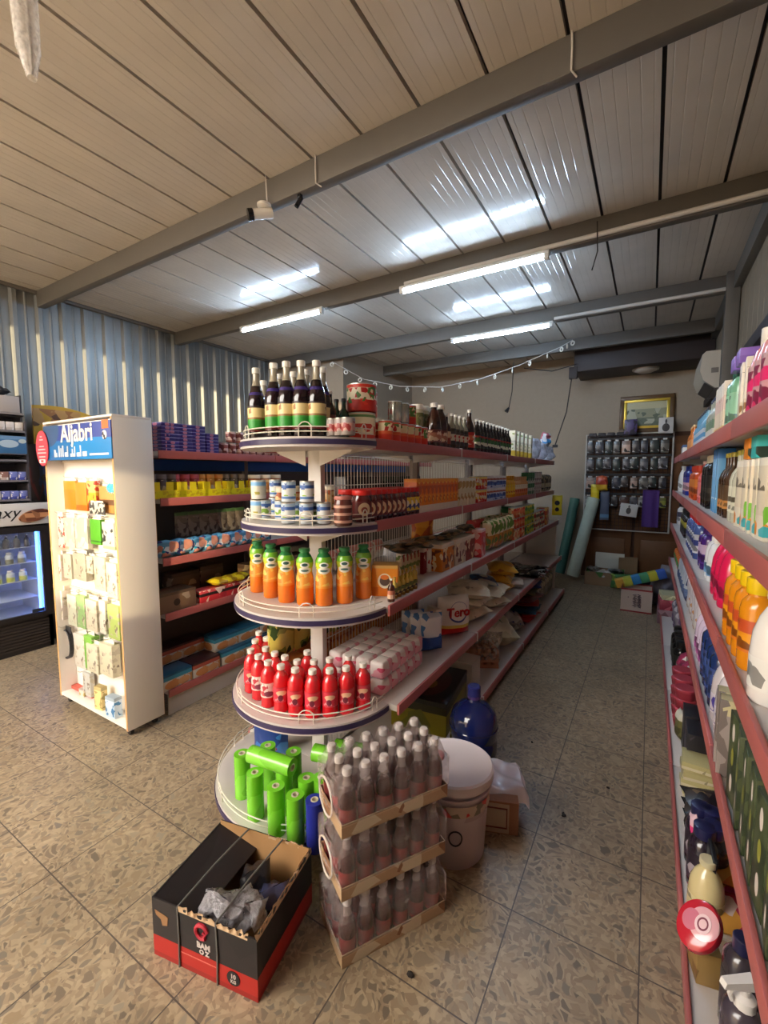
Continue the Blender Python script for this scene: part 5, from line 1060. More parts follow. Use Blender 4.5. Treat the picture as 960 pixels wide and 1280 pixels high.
rrow(B('hot_pink', 'jug', .25, .048, (216, 30, 84), (226, 70, 120), (206, 40, 90), 'hot pink softener bottle', [(.3, (230, 120, 150)), (.5, (196, 30, 80))]), 901, 915, .105, XC, ZCs, WC)
rrow(B('navy_jar', 'wide', .19, .048, (40, 46, 110), (206, 206, 200), (60, 66, 130), 'navy jar with grey-white lid'), 925, 935, .11, XC+.13, ZCs, WC)
am = B('amber_soap', 'wide', .235, .040, (222, 140, 20), (236, 200, 20), (206, 110, 30), 'amber dish soap bottle with yellow cap', [(.3, (226, 150, 30)), (.6, (196, 80, 40))], lab=(.2, .55))
rrow(am, 918, 944, .088, XC-.03, ZCs, WC, row='front row'); rrow(am, 928, 946, .088, XC+.07, ZCs, WC, row='back row')
rrow(B('white_bleach', 'jug', .25, .046, (232, 230, 226), (226, 226, 222), (226, 226, 222), 'white bleach bottle at the near end'), 958, 966, .11, XC-.03, ZCs, WC)
def yrow(sp, y0, y1, pitch, X, z, where, rz=-PI/2, row='', **k):
    n = max(1, int((y1-y0)/pitch)+1)
    for i in range(n): put(sp, X, y0+i*pitch, z, rz+random.uniform(-.12, .12), where, row, **k)
# --- fourth shelf
XD = .255
yrow(bag('mixed_sachet', .09, .05, .12, PM('mixed_sachet_print', (206, 90, 110), [(.4, (60, 130, 70)), (.7, (220, 110, 40))], [(24, (226, 220, 210), .2, 0, 1)]), 'pink, green and orange sachet', seed=81), 4.25, 5.1, .10, XD, ZD, WD)
yrow(bag('blue_grey_pack', .12, .07, .2, PM('blue_grey_print', (100, 120, 160), [(.5, (190, 196, 206))], [(20, (60, 70, 110), .25, 0, 1)], rough=.25), 'blue-grey refill pouch', seed=82), 3.4, 4.15, .13, XD, ZD, WD)
yrow(bag('white_refill', .14, .08, .24, PM('white_refill_print', (216, 214, 210), [(.3, (206, 200, 206))], [(18, (200, 150, 110), .14, 0, .5), (20, (150, 170, 150), .2, 0, 1)], rough=.25), 'white refill pouch', seed=83), 2.60, 3.28, .15, XD+.01, ZD, WD)
yrow(B('lilac_bottle', 'lotion', .23, .042, (206, 190, 214), (230, 226, 226), (170, 90, 160), 'lilac bottle with white cap', [(.5, (216, 200, 220))]), 2.30, 2.50, .095, XD, ZD, WD)
yrow(B('deep_blue', 'shampoo', .235, .042, (30, 50, 100), (34, 46, 104), (60, 80, 140), 'deep blue bottle'), 1.92, 2.22, .092, XD, ZD, WD)
yrow(B('white_blue_dots', 'jug', .24, .044, (196, 190, 196), (36, 36, 110), (206, 200, 206), 'pale bottle with blue print and navy cap', [(.3, (190, 186, 200))], [(26, (60, 50, 140), .3, .1, .9)]), 1.62, 1.83, .10, XD, ZD, WD)
yrow(carton('grey_slim', .05, .12, .22, PM('grey_slim_print', (150, 140, 136), [(.8, (190, 180, 140))], [(24, (110, 100, 96), .3, 0, 1)]), 'slim grey box'), 1.49, 1.55, .055, XD, ZD, WD)
dg_ = carton('diamond_box', .13, .075, .23, PM('diamond_print', (70, 80, 52), [], [(26, (46, 58, 38), .3, 0, 1)], blobs=[('x', .5, .22, .14, .10, (216, 206, 196)), ('x', .5, .52, .14, .10, (150, 150, 60)), ('x', .5, .80, .14, .10, (216, 206, 196)), ('y', .5, .22, .14, .10, (216, 206, 196)), ('y', .5, .52, .14, .10, (196, 170, 120)), ('y', .5, .80, .14, .10, (216, 206, 196))]), 'dark green box with pale diamonds')
yrow(dg_, .96, 1.42, .082, XD+.02, ZD, WD, rz=0)
# --- base shelf, from the far end
def at_top(u, v, h, dx=0): x, y = pz(u, v, ZE+h); return min(max(x+dx, .218), .50), y
yrow(bag('grey_pack', .16, .12, .25, PM('grey_pack_print', (150, 140, 150), [], [(16, (110, 90, 120), .3, 0, 1), (20, (206, 196, 200), .25, 0, 1)], rough=.25), 'grey-lilac plastic bag', seed=84), 4.55, 5.1, .22, .30, ZE, WE)
yrow(B('black_bottle', 'wide', .24, .05, (26, 26, 26), (30, 30, 30), (44, 44, 40), 'squat black bottle'), 3.75, 4.2, .12, .25, ZE, WE)
yrow(bag('pink_white_pack', .14, .10, .20, PM('pink_white_print', (206, 190, 190), [(.6, (190, 60, 100))], [(18, (226, 220, 216), .3, 0, 1), (22, (150, 60, 90), .2, 0, 1)], rough=.25), 'pink and white pack', seed=91), 3.42, 3.66, .17, .27, ZE, WE)
disc = Spec('round_tub', 'tub', 'flat red round tub', [('tub_body', MB().lathe([(0, 0), (.048, 0), (.054, .03), (.054, .045), (0, .045)], 18).mesh('tub_body', M('tub_red', (150, 50, 64), .35)), None), ('lid', MB().lathe([(.056, .044), (.057, .055), (.052, .059), (0, .059)], 18).mesh('lid', M('tub_lid_red', (176, 66, 80), .3)), None)])
for ci, (y, x) in enumerate(((3.22, .226), (3.08, .226), (2.94, .228), (3.14, .35), (3.0, .36))):
    for k in range(4): put(disc, x, y, ZE+.0595*k, .4*k, 'stacked on wall rack base', f'{ORD[k]} layer up')
put(bag('olive_pack', .08, .05, .16, PM('olive_print', (104, 100, 60), [(.7, (206, 204, 190))], [(22, (70, 70, 40), .3, 0, 1)]), 'olive and white upright packet', seed=85), .205, 2.80, ZE, -1.4, WE)
bb_ = carton('black_case', .16, .11, .22, PM('black_case_print', (28, 26, 32), [(.45, (44, 46, 66)), (.6, (30, 28, 34))], [(30, (70, 60, 70), .2, .6, 1)]), 'black carton with navy band')
for i, y in enumerate((2.70, 2.52)): put(bb_, .262, y, ZE, PI/2, WE)
cb_ = carton('cream_flat', .30, .13, .035, PM('cream_flat_print', (206, 196, 166), [(.4, (180, 170, 120))], [(20, (150, 140, 110), .2, 0, 1)]), 'long flat cream box')
for k in range(4): put(cb_, .335, 2.36+.008*k, ZE+.0353*k, .06*(-1)**k, 'stacked on wall rack base', f'{ORD[k]} layer up')
dkp = flatbag('dark_wrap', .30, .05, .2, PM('dark_wrap_print', (60, 50, 44), [], [(16, (104, 84, 60), .25, 0, 1), (20, (36, 30, 34), .3, 0, 1)], rough=.25), 'dark brown wrapped pack', 'pack', 'pack', .2, 86)
for k in range(3): put(dkp, .335, 2.06+.01*k, ZE+.052*k, .1*k, 'lying on wall rack base', f'{ORD[k]} layer up')
for i, (c, d) in enumerate((((206, 60, 120), 'magenta wrapped pack'), ((226, 130, 50), 'orange wrapped pack'), ((190, 70, 96), 'rose wrapped pack'))):
    put(flatbag('wrap%d' % i, .30, .05, .16, PM('wrap_print%d' % i, c, [], [(14, (230, 170, 80), .25, 0, 1), (20, (226, 206, 200), .12, 0, 1)], rough=.2), d, 'pack', 'pack', .15, 87+i), .335, (1.85, 1.84, 1.70)[i], ZE+(.0, .052, .0)[i], .08*i, 'lying on wall rack base')
put(bag('pink_green', .07, .04, .2, PM('pink_green_print', (120, 170, 60), [(.4, (206, 60, 120)), (.75, (226, 190, 200))], [(26, (236, 230, 220), .2, 0, 1)]), 'upright pink and green packet by the kick plate', seed=90), .20, 1.90, ZE, -1.5)
nv = B('navy_cap_dark', 'wide', .23, .046, (40, 32, 46), (30, 32, 76), (58, 44, 60), 'dark violet bottle with navy cap', [(.3, (40, 32, 46))], [(26, (170, 160, 170), .12, .2, .8)])
for u, v in ((868, 1003), (890, 1012), (893, 1030), (877, 1030)): x, y = at_top(u, v, .23); put(nv, x, y, ZE, -1.5, WE)
lean = MB().box(-.006, .006, -.08, .08, 0, .21, 0, .002)
put(Spec('black_folder', 'folder', 'thin black folder leaning behind the violet bottles', [('folder', lean.mesh('folder', M('folder_black', (34, 34, 38), .35)), None)]), .215, 1.745, ZE, rot=(0, .08, .05))
put(B('cream_jug', 'jug', .20, .05, (216, 200, 150), (206, 196, 160), (210, 196, 150), 'cream jug lying behind the red fragrance disc'), *at_top(877, 1092, .14), ZE, 0)
af = MB().lathe([(0, -.022), (.05, -.022), (.062, -.014), (.066, 0), (.062, .014), (.05, .022), (0, .022)], 28)
afo = thing('air_freshener', 'round red and pink air freshener propped on the base shelf', 'air freshener', (*pz(876, 1132, .36), ZE+.165), 0)
afo.rotation_euler = (PI/2-.75, 0, -.75); afo.scale = (.82, 1.05, .82)
part('disc_body', af, PM('freshener_red', (190, 40, 56), [], blobs=[('z', .62, .6, .33, .30, (226, 170, 180)), ('z', .36, .5, .2, .2, (206, 120, 140))], rough=.2, coat=.5), afo)
part('disc_label', MB().lathe([(0, .0225), (.024, .0225), (.024, .024), (0, .024)], 20).tf(T(.016, .012, 0)), PM('freshener_label', (230, 200, 206), [], blobs=[('z', .5, .5, .34, .34, (120, 50, 70)), ('z', .5, .5, .24, .24, (226, 190, 196))]), afo)
put(carton('freshener_box', .06, .08, .10, PM('tan_small', (150, 120, 70), [], [(20, (120, 90, 50), .2, 0, 1)]), 'tan box holding up the red air freshener'), afo.location[0]+.02, afo.location[1]+.03, ZE, .2)
gyb = B('grey_dark', 'shampoo', .26, .042, (52, 46, 54), (30, 32, 66), (70, 62, 70), 'dark grey bottle with navy cap', [(.4, (60, 54, 60))])
for x, y in ((.33, 1.52), (.42, 1.50), (.26, 1.36), (.36, 1.40), (.46, 1.38)): put(gyb, x, y, ZE, -1.4, WE)
wp_ = B('white_pump', 'shampoo', .235, .042, (70, 62, 72), (232, 228, 224), (80, 70, 84), 'dark bottle with white trigger head', [(.5, (70, 60, 76))], top='trigger')
for x, y in ((.245, 1.235), (.255, 1.11), (.35, 1.28), (.36, 1.14), (.25, 1.0)): put(wp_, x, y, ZE, -2.6, WE)
# ================================================================== BACK OF THE AISLE
db_ = thing('display_board', 'white-framed accessory board on the back wall full of hanging packs', 'display board', (-.30, 7.26, .75))
fw = M('frame_white', (206, 200, 190), .45)
part('board_frame', MB().tube([(-.54, 0, 0), (.55, 0, 0), (.55, 0, 1.40), (-.54, 0, 1.40)], .014, 8, closed=True), fw, db_)
gm_ = MB()
for i in range(22): gm_.tube([(-.53+.0515*i, 0, .01), (-.53+.0515*i, 0, 1.39)], .003, 5)
for i in range(27): gm_.tube([(-.53, .004, .02+.0515*i), (.54, .004, .02+.0515*i)], .003, 5)
part('wire_grid', gm_, M('grid_black', (50, 40, 36), .5), db_)
for z in (.52, .80, 1.07, 1.32): part('hook_rail', MB().box(-.53, .54, -.03, -.012, z, z+.03), M('rail_black', (34, 30, 30), .5), db_)
part('hook_arm', MB().box(-.50, -.47, 0, .06, 1.30, 1.33), fw, db_)
cs = ((66, 60, 60), (170, 164, 156), (110, 104, 96), (96, 92, 96), (70, 68, 76), (150, 150, 60), (196, 160, 140), (84, 50, 44), (50, 60, 56), (160, 156, 150))
cn = ('black', 'pale grey', 'grey', 'mid-grey', 'charcoal', 'olive', 'pinkish', 'dark maroon', 'greenish black', 'light grey')
hook2 = MB().tube([(0, 0, 0), (0, -.06, .002), (0, -.068, .01)], .0025, 5).mesh('hook', M('hook_black', (60, 58, 58), .4))
for r, (zt, h) in enumerate(((2.07, .20), (1.815, .20), (1.545, .19), (1.265, .16))):
    for c in range(9):
        k = (r*3+c*4+r*c) % 10; x = -.78+.115*c+.006*((r+c) % 3)
        if r == 3 and c in (1, 7): continue
        hh = h*(1-.08*((c*r) % 3)); w = .085+.012*((r+c*2) % 3)
        mat = PM('board_pack_%d' % k, cs[k], [(.7, tuple(int(v*.75) for v in cs[k]))], [(26, (200, 196, 190), .14, .1, .9), (18, (40, 36, 36), .3, .1, .7)], rough=.3)
        ps = [('pack_body', MB().box(-w/2, w/2, -.012, .012, 0, hh*.88, 0, .004).mesh('pack_body', mat), None), ('hang_tab', MB().box(-w*.25, w*.25, -.001, .001, hh*.86, hh).mesh('hang_tab', fw), None)]
        put(Spec('hanging_pack', 'phone accessory', '', ps), x, 7.205, zt-hh, 0, 'on the back wall board', f'in the {("top", "second", "third", "lowest")[r]} row', desc='small boxed accessory')
        link('hook', hook2, db_, (x+.30, -.012, zt-.006-.75))
def bpack(name, cat, desc, mb, mat, x, z, y=7.17): return solo(name, mb, mat, desc, cat, (x, y, z))
sk_ = MB().pillow(.115, .03, .42, 8, 10, wob=.1, seed=5)
bpack('hanging_sleeve', 'cover', 'blue-grey knitted sleeve hanging from the back wall board', sk_, PM('sleeve_print', (96, 106, 124), [(.08, (110, 150, 180)), (.2, (86, 92, 110))]), -.555, .90)
bpack('hanging_cloth', 'cloth', 'purple cloth strip hanging low on the back wall board', MB().grid(lambda u, v: ((u-.5)*.20, .012*math.sin(9*u), v*.52), 12, 4).grid(lambda u, v: ((.5-u)*.20, .004+.012*math.sin(9*(1-u)), v*.52), 12, 4), M('cloth_purple', (84, 52, 120), .8), .02, .83)
bpack('hanging_bag', 'bag', 'yellow pouch hanging on the back wall board', MB().pillow(.11, .04, .24, wob=.1, seed=6), PM('pouch_yellow', (226, 190, 20), [(.5, (236, 206, 40))]), -.69, 1.18)
bpack('hanging_toy', 'toy', 'red and yellow toy bird hanging above the yellow pouch', MB().pillow(.15, .06, .20, wob=.5, seed=7), PM('toy_print', (230, 180, 40), [(.4, (190, 60, 40)), (.7, (206, 90, 50))]), -.60, 1.33, 7.13)
bt_ = bpack('hanging_box', 'box', 'white box with a bag picture hanging tilted on the board', MB().box(-.11, .11, -.02, .02, 0, .18, 0, .004), PM('white_pic_box', (214, 206, 196), [], blobs=[('y', .5, .45, .14, .26, (70, 64, 60)), ('y', .5, .8, .06, .1, (110, 100, 96))]), -.255, .97); bt_.rotation_euler = (0, .12, 0)
for x, z, w, c, d in ((-.27, 2.13, .16, (76, 60, 110), 'dark purple box perched on the top edge of the board'), (.15, 2.13, .17, (206, 200, 194), 'white card with dark round picture on the top edge')):
    bpack('hanging_card', 'box', d, MB().box(-w/2, w/2, -.03, .03, 0, .21, 0, .004), PM('card_%d' % len(MATS), c, [], [(24, (40, 36, 50), .3, 0, 1)] if x < 0 else [], blobs=[] if x < 0 else [('y', .5, .36, .26, .26, (56, 50, 52)), ('y', .5, .75, .07, .15, (56, 50, 52))]), x, z)
for i in range(4): bpack('hanging_strap', 'strap', ('first', 'second', 'third', 'fourth')[i]+' dark strap draped over the top of the board, counted from left', MB().box(-.05, .05, -.02, .01, 0, .05, 0, .01), M('strap_dark', (58, 52, 52), .6), -.75+.12*i, 2.12)
# picture above the board
pf = thing('framed_picture', 'gold-framed landscape picture standing on the door head at the back wall', 'picture', (-.09, YB-.012, 2.17), 0)
pf.rotation_euler = (-.03, 0, 0)
W2, H2 = .335, .52
part('picture_frame', MB().box(-W2, W2, -.045, -.012, 0, .06, 0, .006).box(-W2, W2, -.045, -.012, H2-.06, H2, 0, .006).box(-W2, -W2+.06, -.045, -.012, .06, H2-.06, 0, .006).box(W2-.06, W2, -.045, -.012, .06, H2-.06, 0, .006), M('frame_brown', (96, 66, 30), .45), pf)
part('gilt_slip', MB().box(-W2+.055, W2-.055, -.05, -.03, .055, .09, 0, .004).box(-W2+.055, W2-.055, -.05, -.03, H2-.09, H2-.055, 0, .004).box(-W2+.055, -W2+.09, -.05, -.03, .09, H2-.09, 0, .004).box(W2-.09, W2-.055, -.05, -.03, .09, H2-.09, 0, .004), M('gilt', (220, 186, 70), .35, .4), pf)
part('picture_sheet', MB().box(-W2+.08, W2-.08, -.032, -.028, .085, H2-.085), PM('landscape_print', (104, 112, 90), [(.35, (150, 150, 120)), (.7, (196, 190, 150))], [(9, (176, 176, 150), .3, .1, .7), (15, (90, 100, 80), .25, 0, .7)]), pf)
lx_ = xat(807, 7.02, 2.97)
cl_ = thing('ceiling_mounted_lamp', 'round unlit ceiling lamp under the dark soffit', 'lamp', (lx_, 7.02, 2.99), 0)
part('lamp_ring', MB().lathe([(.12, -.02), (.155, -.02), (.16, 0), (.12, 0)], 28), M('lamp_ring', (150, 136, 120), .4), cl_)
part('lamp_shade', MB().lathe([(0, -.055), (.08, -.048), (.13, -.025), (.14, -.012)], 28), M('lamp_glass', (190, 176, 160), .4), cl_)
# air conditioner on the right wall
ac = thing('wall_mounted_air_conditioner', 'beige split air conditioner high on the grey wall by the column', 'air conditioner', (XR, 6.02, 2.45), 0)
sec = [(0, 0), (-.10, 0), (-.20, .08), (-.235, .18), (-.22, .34), (-.19, .37), (0, .37)]
part('housing', MB().prism(sec, -.40, .40).tf(Matrix(((1, 0, 0, 0), (0, 0, 1, 0), (0, 1, 0, 0), (0, 0, 0, 1)))), M('ac_beige', (196, 186, 170), .4), ac)
part('louver', MB().add([(-.105, -.37, -.004), (-.105, .37, -.004), (-.188, .37, .062), (-.188, -.37, .062)], [(0, 1, 2, 3)]).add([(-.105, -.37, -.009), (-.105, .37, -.009), (-.192, .37, .058), (-.192, -.37, .058)], [(3, 2, 1, 0)]), M('louver_dark', (80, 74, 70), .5), ac)
part('end_label', MB().box(-.14, -.08, -.4012, -.40, .15, .2), M('ac_label', (120, 112, 104), .5), ac)
# leaning rolls
def leanroll(name, p0, p1, r, mat, label, extra=None):
    a, b = Vector(p0), Vector(p1); L_ = (b-a).length
    t = thing(name, label, 'roll', p0); t.rotation_euler = (b-a).to_track_quat('Z', 'Y').to_euler()
    part('wound_sheet', MB().lathe([(r*.35, 0), (r, 0), (r*1.03, L_*.3), (r*.97, L_*.6), (r, L_), (r*.35, L_)], 20), mat, t)
    part('roll_core', MB().lathe([(r*.2, -.005), (r*.34, -.005), (r*.34, L_+.006), (r*.2, L_+.006), (r*.2, -.005)], 14), core, t)
    if extra: part('wrapping', MB().lathe([(r*1.06, .02), (r*1.1, L_*.25), (r*1.05, L_*.5), (r*1.1, L_*.8), (r*1.0, L_*.98)], 20), extra, t)
leanroll('plastic_roll', (-1.13, 7.12, .05), (-.98, 7.31, 1.2), .07, M('roll_teal', (70, 110, 96), .4, var=.15), 'dark green sheet roll leaning on the back wall')
leanroll('foam_roll', (-.93, 6.98, .06), (-.70, 7.15, 1.22), .085, M('roll_pale', (196, 206, 188), .35, bump=.5, bscale=14, var=.12), 'pale wrapped foam roll leaning beside the dark green roll')
# clutter on the floor at the back
def boxat(u0, u1, Y, h, d): x0, x1 = xat(u0, Y, .1), xat(u1, Y, .1); return (x0+x1)/2, x1-x0
def open_box(name, w, d, h, mat, inner, label, x, y, z=0, rz=0, t=.005):
    o = thing(name, label, 'box', (x, y, z), rz)
    part('box_walls', MB().box(-w/2, w/2, -d/2, -d/2+t, 0, h).box(-w/2, w/2, d/2-t, d/2, 0, h).box(-w/2, -w/2+t, -d/2+t, d/2-t, 0, h).box(w/2-t, w/2, -d/2+t, d/2-t, 0, h).box(-w/2, w/2, -d/2, d/2, 0, t), mat, o)
    part('box_lining', MB().box(-w/2+t, w/2-t, -d/2+t, d/2-t, t, t+.002), inner, o)
    return o
kraft = M('kraft_card', (150, 118, 84), .8, var=.1, bscale=12)
lb = open_box('low_carton', .50, .36, .19, PM('kraft_print', (150, 120, 92), [], [(9, (90, 140, 70), .18, 0, 1)]), kraft, 'low open brown carton of scraps below the display board', -.50, 6.98, 0, .03)
for i in range(6):
    c, d = (((60, 56, 52), 'black'), ((190, 186, 176), 'pale'), ((70, 120, 70), 'green'), ((96, 84, 70), 'brown'), ((206, 206, 196), 'white'), ((80, 80, 80), 'grey'))[i]
    put(flatbag('scrap%d' % i, .18, .07, .16, PM('scrap_print%d' % i, c, [], [(18, tuple(min(255, v+50) for v in c), .3, 0, 1)], rough=.3), f'{d} crumpled packet in the low open carton', 'packet', 'packet', .5, 100+i), -.66+.15*(i % 3), 6.92+.14*(i//3), .06+.05*(i % 2), rot=(.2, .25*(-1)**i, .8*i))
solo('white_board', MB().box(-.19, .19, -.012, .012, 0, .34, 0, .003), M('board_white', (214, 208, 190), .6), 'white board propped behind the low open carton', 'board', (-.46, 7.20, .07), (-.05, 0, 0))
solo('brown_carton', MB().box(-.12, .12, -.06, .06, 0, .36, 0, .003), kraft, 'narrow brown carton behind the white board', 'box', (-.22, 7.24, 0))
put(bag('green_scrap', .28, .10, .2, PM('green_scrap_print', (84, 140, 80), [], [(12, (150, 180, 80), .3, 0, 1), (14, (50, 90, 60), .25, 0, 1)], rough=.3), 'green plastic bag at the corner of the low carton', wob=.4, seed=110), -.26, 6.72, .002, .1)
lt = open_box('marked_carton', .31, .30, .27, PM('marked_print', (196, 178, 166), [(.93, (150, 50, 50))], [], rough=.6), M('dark_inside', (60, 44, 36), .8), 'white carton with red edges and scribbled print in the aisle', -.075, 5.82, 0, 0)
part('red_base_edge', MB().box(-.156, .156, -.152, -.1505, 0, .018), M('edge_red', (140, 44, 46), .6), lt)
sm = MB(); ink = M('ink_violet', (90, 70, 96), .6); R4 = random.Random(4)
for k, (cx_, n_) in enumerate(((-.015, 4), (.03, 5))):
    pts = [(cx_+.022*math.sin(2.4*i+k), -.152, .06+.15*i/(n_*4)) for i in range(n_*4+1)]
    part('scribble', MB().tube(pts, .004, 5), ink, lt)
part('scribble', MB().lathe([(0, 0), (.006, 0), (.006, .002), (0, .002)], 10).tf(T(-.08, -.151, .17) @ RX(PI/2)), ink, lt)
cl = thing('long_parcel', 'long blue, yellow and green printed parcel lying across the cartons', 'parcel', (-.05, 5.98, .335), .15); cl.rotation_euler = (0, -.33, .12)
for i, (c, nm) in enumerate((((226, 170, 70), 'end_flap'), ((206, 206, 80), 'printed_panel'), ((60, 140, 200), 'printed_panel'), ((90, 170, 120), 'printed_panel'), ((214, 206, 70), 'printed_panel'), ((70, 110, 200), 'end_flap'))):
    part(nm, MB().box(-.27+.09*i, -.18+.09*i, -.06, .06, -.05, .05, 0, .006), M('parcel_%d' % i, c, .4), cl)
for i, (x, y, z, w, h, c, d) in enumerate(((.20, 6.10, .0, .30, .34, (110, 104, 116), 'grey plastic bag heaped behind the marked carton'), (.34, 6.36, .0, .34, .46, (126, 118, 120), 'tall pale grey bag by the end of the wall rack'), (.05, 6.48, .0, .36, .30, (60, 58, 66), 'dark plastic bag under the long parcel'))):
    put(bag('heap%d' % i, w, .24, h, M('heap_mat%d' % i, c, .35, bump=.6, bscale=12, var=.2), d, 'plastic_bag', 'bag', .5, 120+i), x, y, z, .4*i-.3)
for i, (w, h, c, d) in enumerate(((.30, .15, (120, 84, 96), 'violet-pink carton beside the marked carton'), (.28, .11, (170, 60, 80), 'red floral carton on the violet-pink carton'), (.26, .05, (206, 200, 160), 'flat yellow-white tray topmost on the floral carton'))):
    put(carton('pile%d' % i, w, .26, h, PM('pile_print%d' % i, c, [], [(16, tuple(min(255, v+50) for v in c), .3, 0, 1)]), d), .28, 5.50, (.001, .152, .263)[i], .05*i)
# ================================================================== OVERHEAD
wcable = M('cable_white', (214, 208, 200), .5); bcable = M('cable_dark', (44, 36, 34), .6)
cc = thing('ceiling_mounted_camera', 'white bullet security camera under the long grey beam', 'security camera', (-2.07, 2.02, 3.2), 0)
part('mount_base', MB().lathe([(0, 0), (.042, 0), (.042, -.012), (.02, -.022), (0, -.022)][::-1], 20).tf(T(0, 0, 0)), M('cam_white', (226, 220, 210), .4), cc)
part('ball_joint', MB().tube([(0, 0, -.02), (.003, -.005, -.045)], .014, 10), M('cam_white', (226, 220, 210), .4), cc)
bd = MB().tube([(.035, .03, -.045), (-.035, -.06, -.075)], .030, 16)
part('camera_body', bd, M('cam_white', (226, 220, 210), .4), cc)
part('lens_hood', MB().tube([(-.034, -.059, -.0745), (-.052, -.082, -.082)], .033, 16), M('lens_black', (20, 20, 24), .15), cc)
part('camera_cable', MB().tube([(.03, -.004, -.02), (.034, -.012, .06), (.03, -.012, .15)], .004, 6), wcable, cc)
c2 = thing('ceiling_mounted_sensor', 'small black sensor under the long grey beam beside the camera', 'sensor', (-1.82, 2.06, 3.2), 0)
part('bracket', MB().box(-.012, .012, -.012, .012, -.02, 0, 0, .003), M('lens_black', (20, 20, 24), .15), c2)
part('sensor_body', MB().tube([(.012, 0, -.02), (-.012, -.02, -.075)], .013, 10), M('lens_black', (20, 20, 24), .15), c2)
for u, ln, d in ((394, .13, 'white cable loop over the beam beside the small sensor'), (714, .15, 'white cable loop over the near end of the beam')):
    x = xat(u, 2.03, 3.28); solo('hanging_cable', MB().tube([(x, 2.034, ZC), (x+.004, 2.026, 3.28), (x+.003, 2.03, 3.2), (x+.02, 2.06, 3.19)], .004, 6), wcable, d, 'cable')
for (xa, xb, y, d) in ((-1.9, XR-.05, 3.49, 'white conduit pipe along the beam carrying the two near tube lamps'), (-.95, XR-.05, 5.07, 'white conduit pipe along the beam of the farther tube lamp')):
    solo('ceiling_conduit', MB().tube([(xa, y-.008, 3.222), (xb, y-.008, 3.222)], .016, 10), wcable, d, 'pipe')
x = xat(745, 3.46, 3.1); solo('hanging_wire', MB().tube([(x, 3.46, 3.3), (x+.01, 3.455, 3.1), (x-.02, 3.45, 2.98)], .004, 6), bcable, 'thin dark wire dangling from the middle beam', 'cable')
bx_, by_ = pz(40, 98, 2.72)
bw_ = thing('hanging_bubble_wrap', 'strip of bubble wrap dangling from the ceiling above the fridge side', 'bubble wrap', (bx_, by_, 2.72), 0)
bm_ = MB().tube([(0, 0, 0), (-.012, .0, .08), (-.02, 0, .2), (-.012, 0, .34), (.005, 0, .50), (.0, 0, .63)], [.012, .030, .034, .030, .026, .02], 14)
part('bubble_film', bm_, film('bubble_film', (244, 240, 234), .50, .12, .6, 60), bw_)
part('inner_cord', MB().tube([(.006, 0, .01), (.0, 0, .2), (.004, 0, .63)], .006, 6), wcable, bw_)
# festoon string with little round pendants
fs = thing('hanging_festoon', 'sagging string of little white pendants across the back of the shop', 'festoon', (0, 0, 0), 0)
fpx = [(415, 452), (455, 474), (500, 483), (550, 484), (600, 474), (650, 456), (700, 434), (716, 425)]
fpts = []
for u, v in fpx:
    k = (u-415)/300; Y = 5.12+1.15*k; X, Z = py(u, v, Y); fpts.append(Vector((X, Y, Z)))
part('string', MB().tube(fpts, .004, 6), wcable, fs)
ring = MB()
for i in range(16): a = 2*PI*i/16
ring.tube([(.024*math.cos(2*PI*i/16), 0, .024*math.sin(2*PI*i/16)-.04) for i in range(16)], .009, 6, closed=True)
ring.tube([(0, 0, 0), (0, 0, -.018)], .002, 5)
rm = ring.mesh('pendant', M('pendant_white', (226, 220, 206), .4))
for i in range(17):
    s = i/16*(len(fpts)-1); a = int(min(s, len(fpts)-2)); p = fpts[a].lerp(fpts[a+1], s-a)
    link('pendant', rm, fs, p, (0, 0, .5+1.3*math.sin(3*i)))
p0, p1, p2 = (-1.0, 6.72, 2.93), py(708, 515, 6.55), py(694, 556, 6.3)
solo('hanging_power_cable', MB().tube([p0, (p1[0], 6.55, p1[1]), (p2[0], 6.3, p2[1])], .008, 6).box(p2[0]-.03, p2[0]+.03, 6.27, 6.33, p2[1]-.035, p2[1]), bcable, 'dark cord running down from the soffit to the rack end', 'cable')
a_, b_, c_ = py(642, 460, 6.42), py(640, 490, 6.42), py(636, 512, 6.40)
hp_ = thing('hanging_bulb_holder', 'small black bulb holder on a cord before the back wall', 'bulb holder', (c_[0], 6.40, c_[1]-.03), 0)
part('cord', MB().tube([(a_[0]-c_[0], .02, a_[1]-c_[1]+.12), (b_[0]-c_[0], .02, b_[1]-c_[1]+.03), (0, 0, .05)], .006, 6), bcable, hp_)
part('holder', MB().tube([(0, 0, .055), (-.03, -.02, .0)], [.014, .03], 12), M('holder_black', (26, 24, 26), .4), hp_)
a_, b_ = py(655, 462, 6.40), py(722, 455, 6.66); m_ = py(690, 464, 6.53)
solo('hanging_feed_cable', MB().tube([(a_[0], 6.40, a_[1]+.02), (m_[0], 6.53, m_[1]), (b_[0], 6.66, b_[1])], .007, 6), bcable, 'dark cord sagging between the rear beam and the soffit', 'cable')
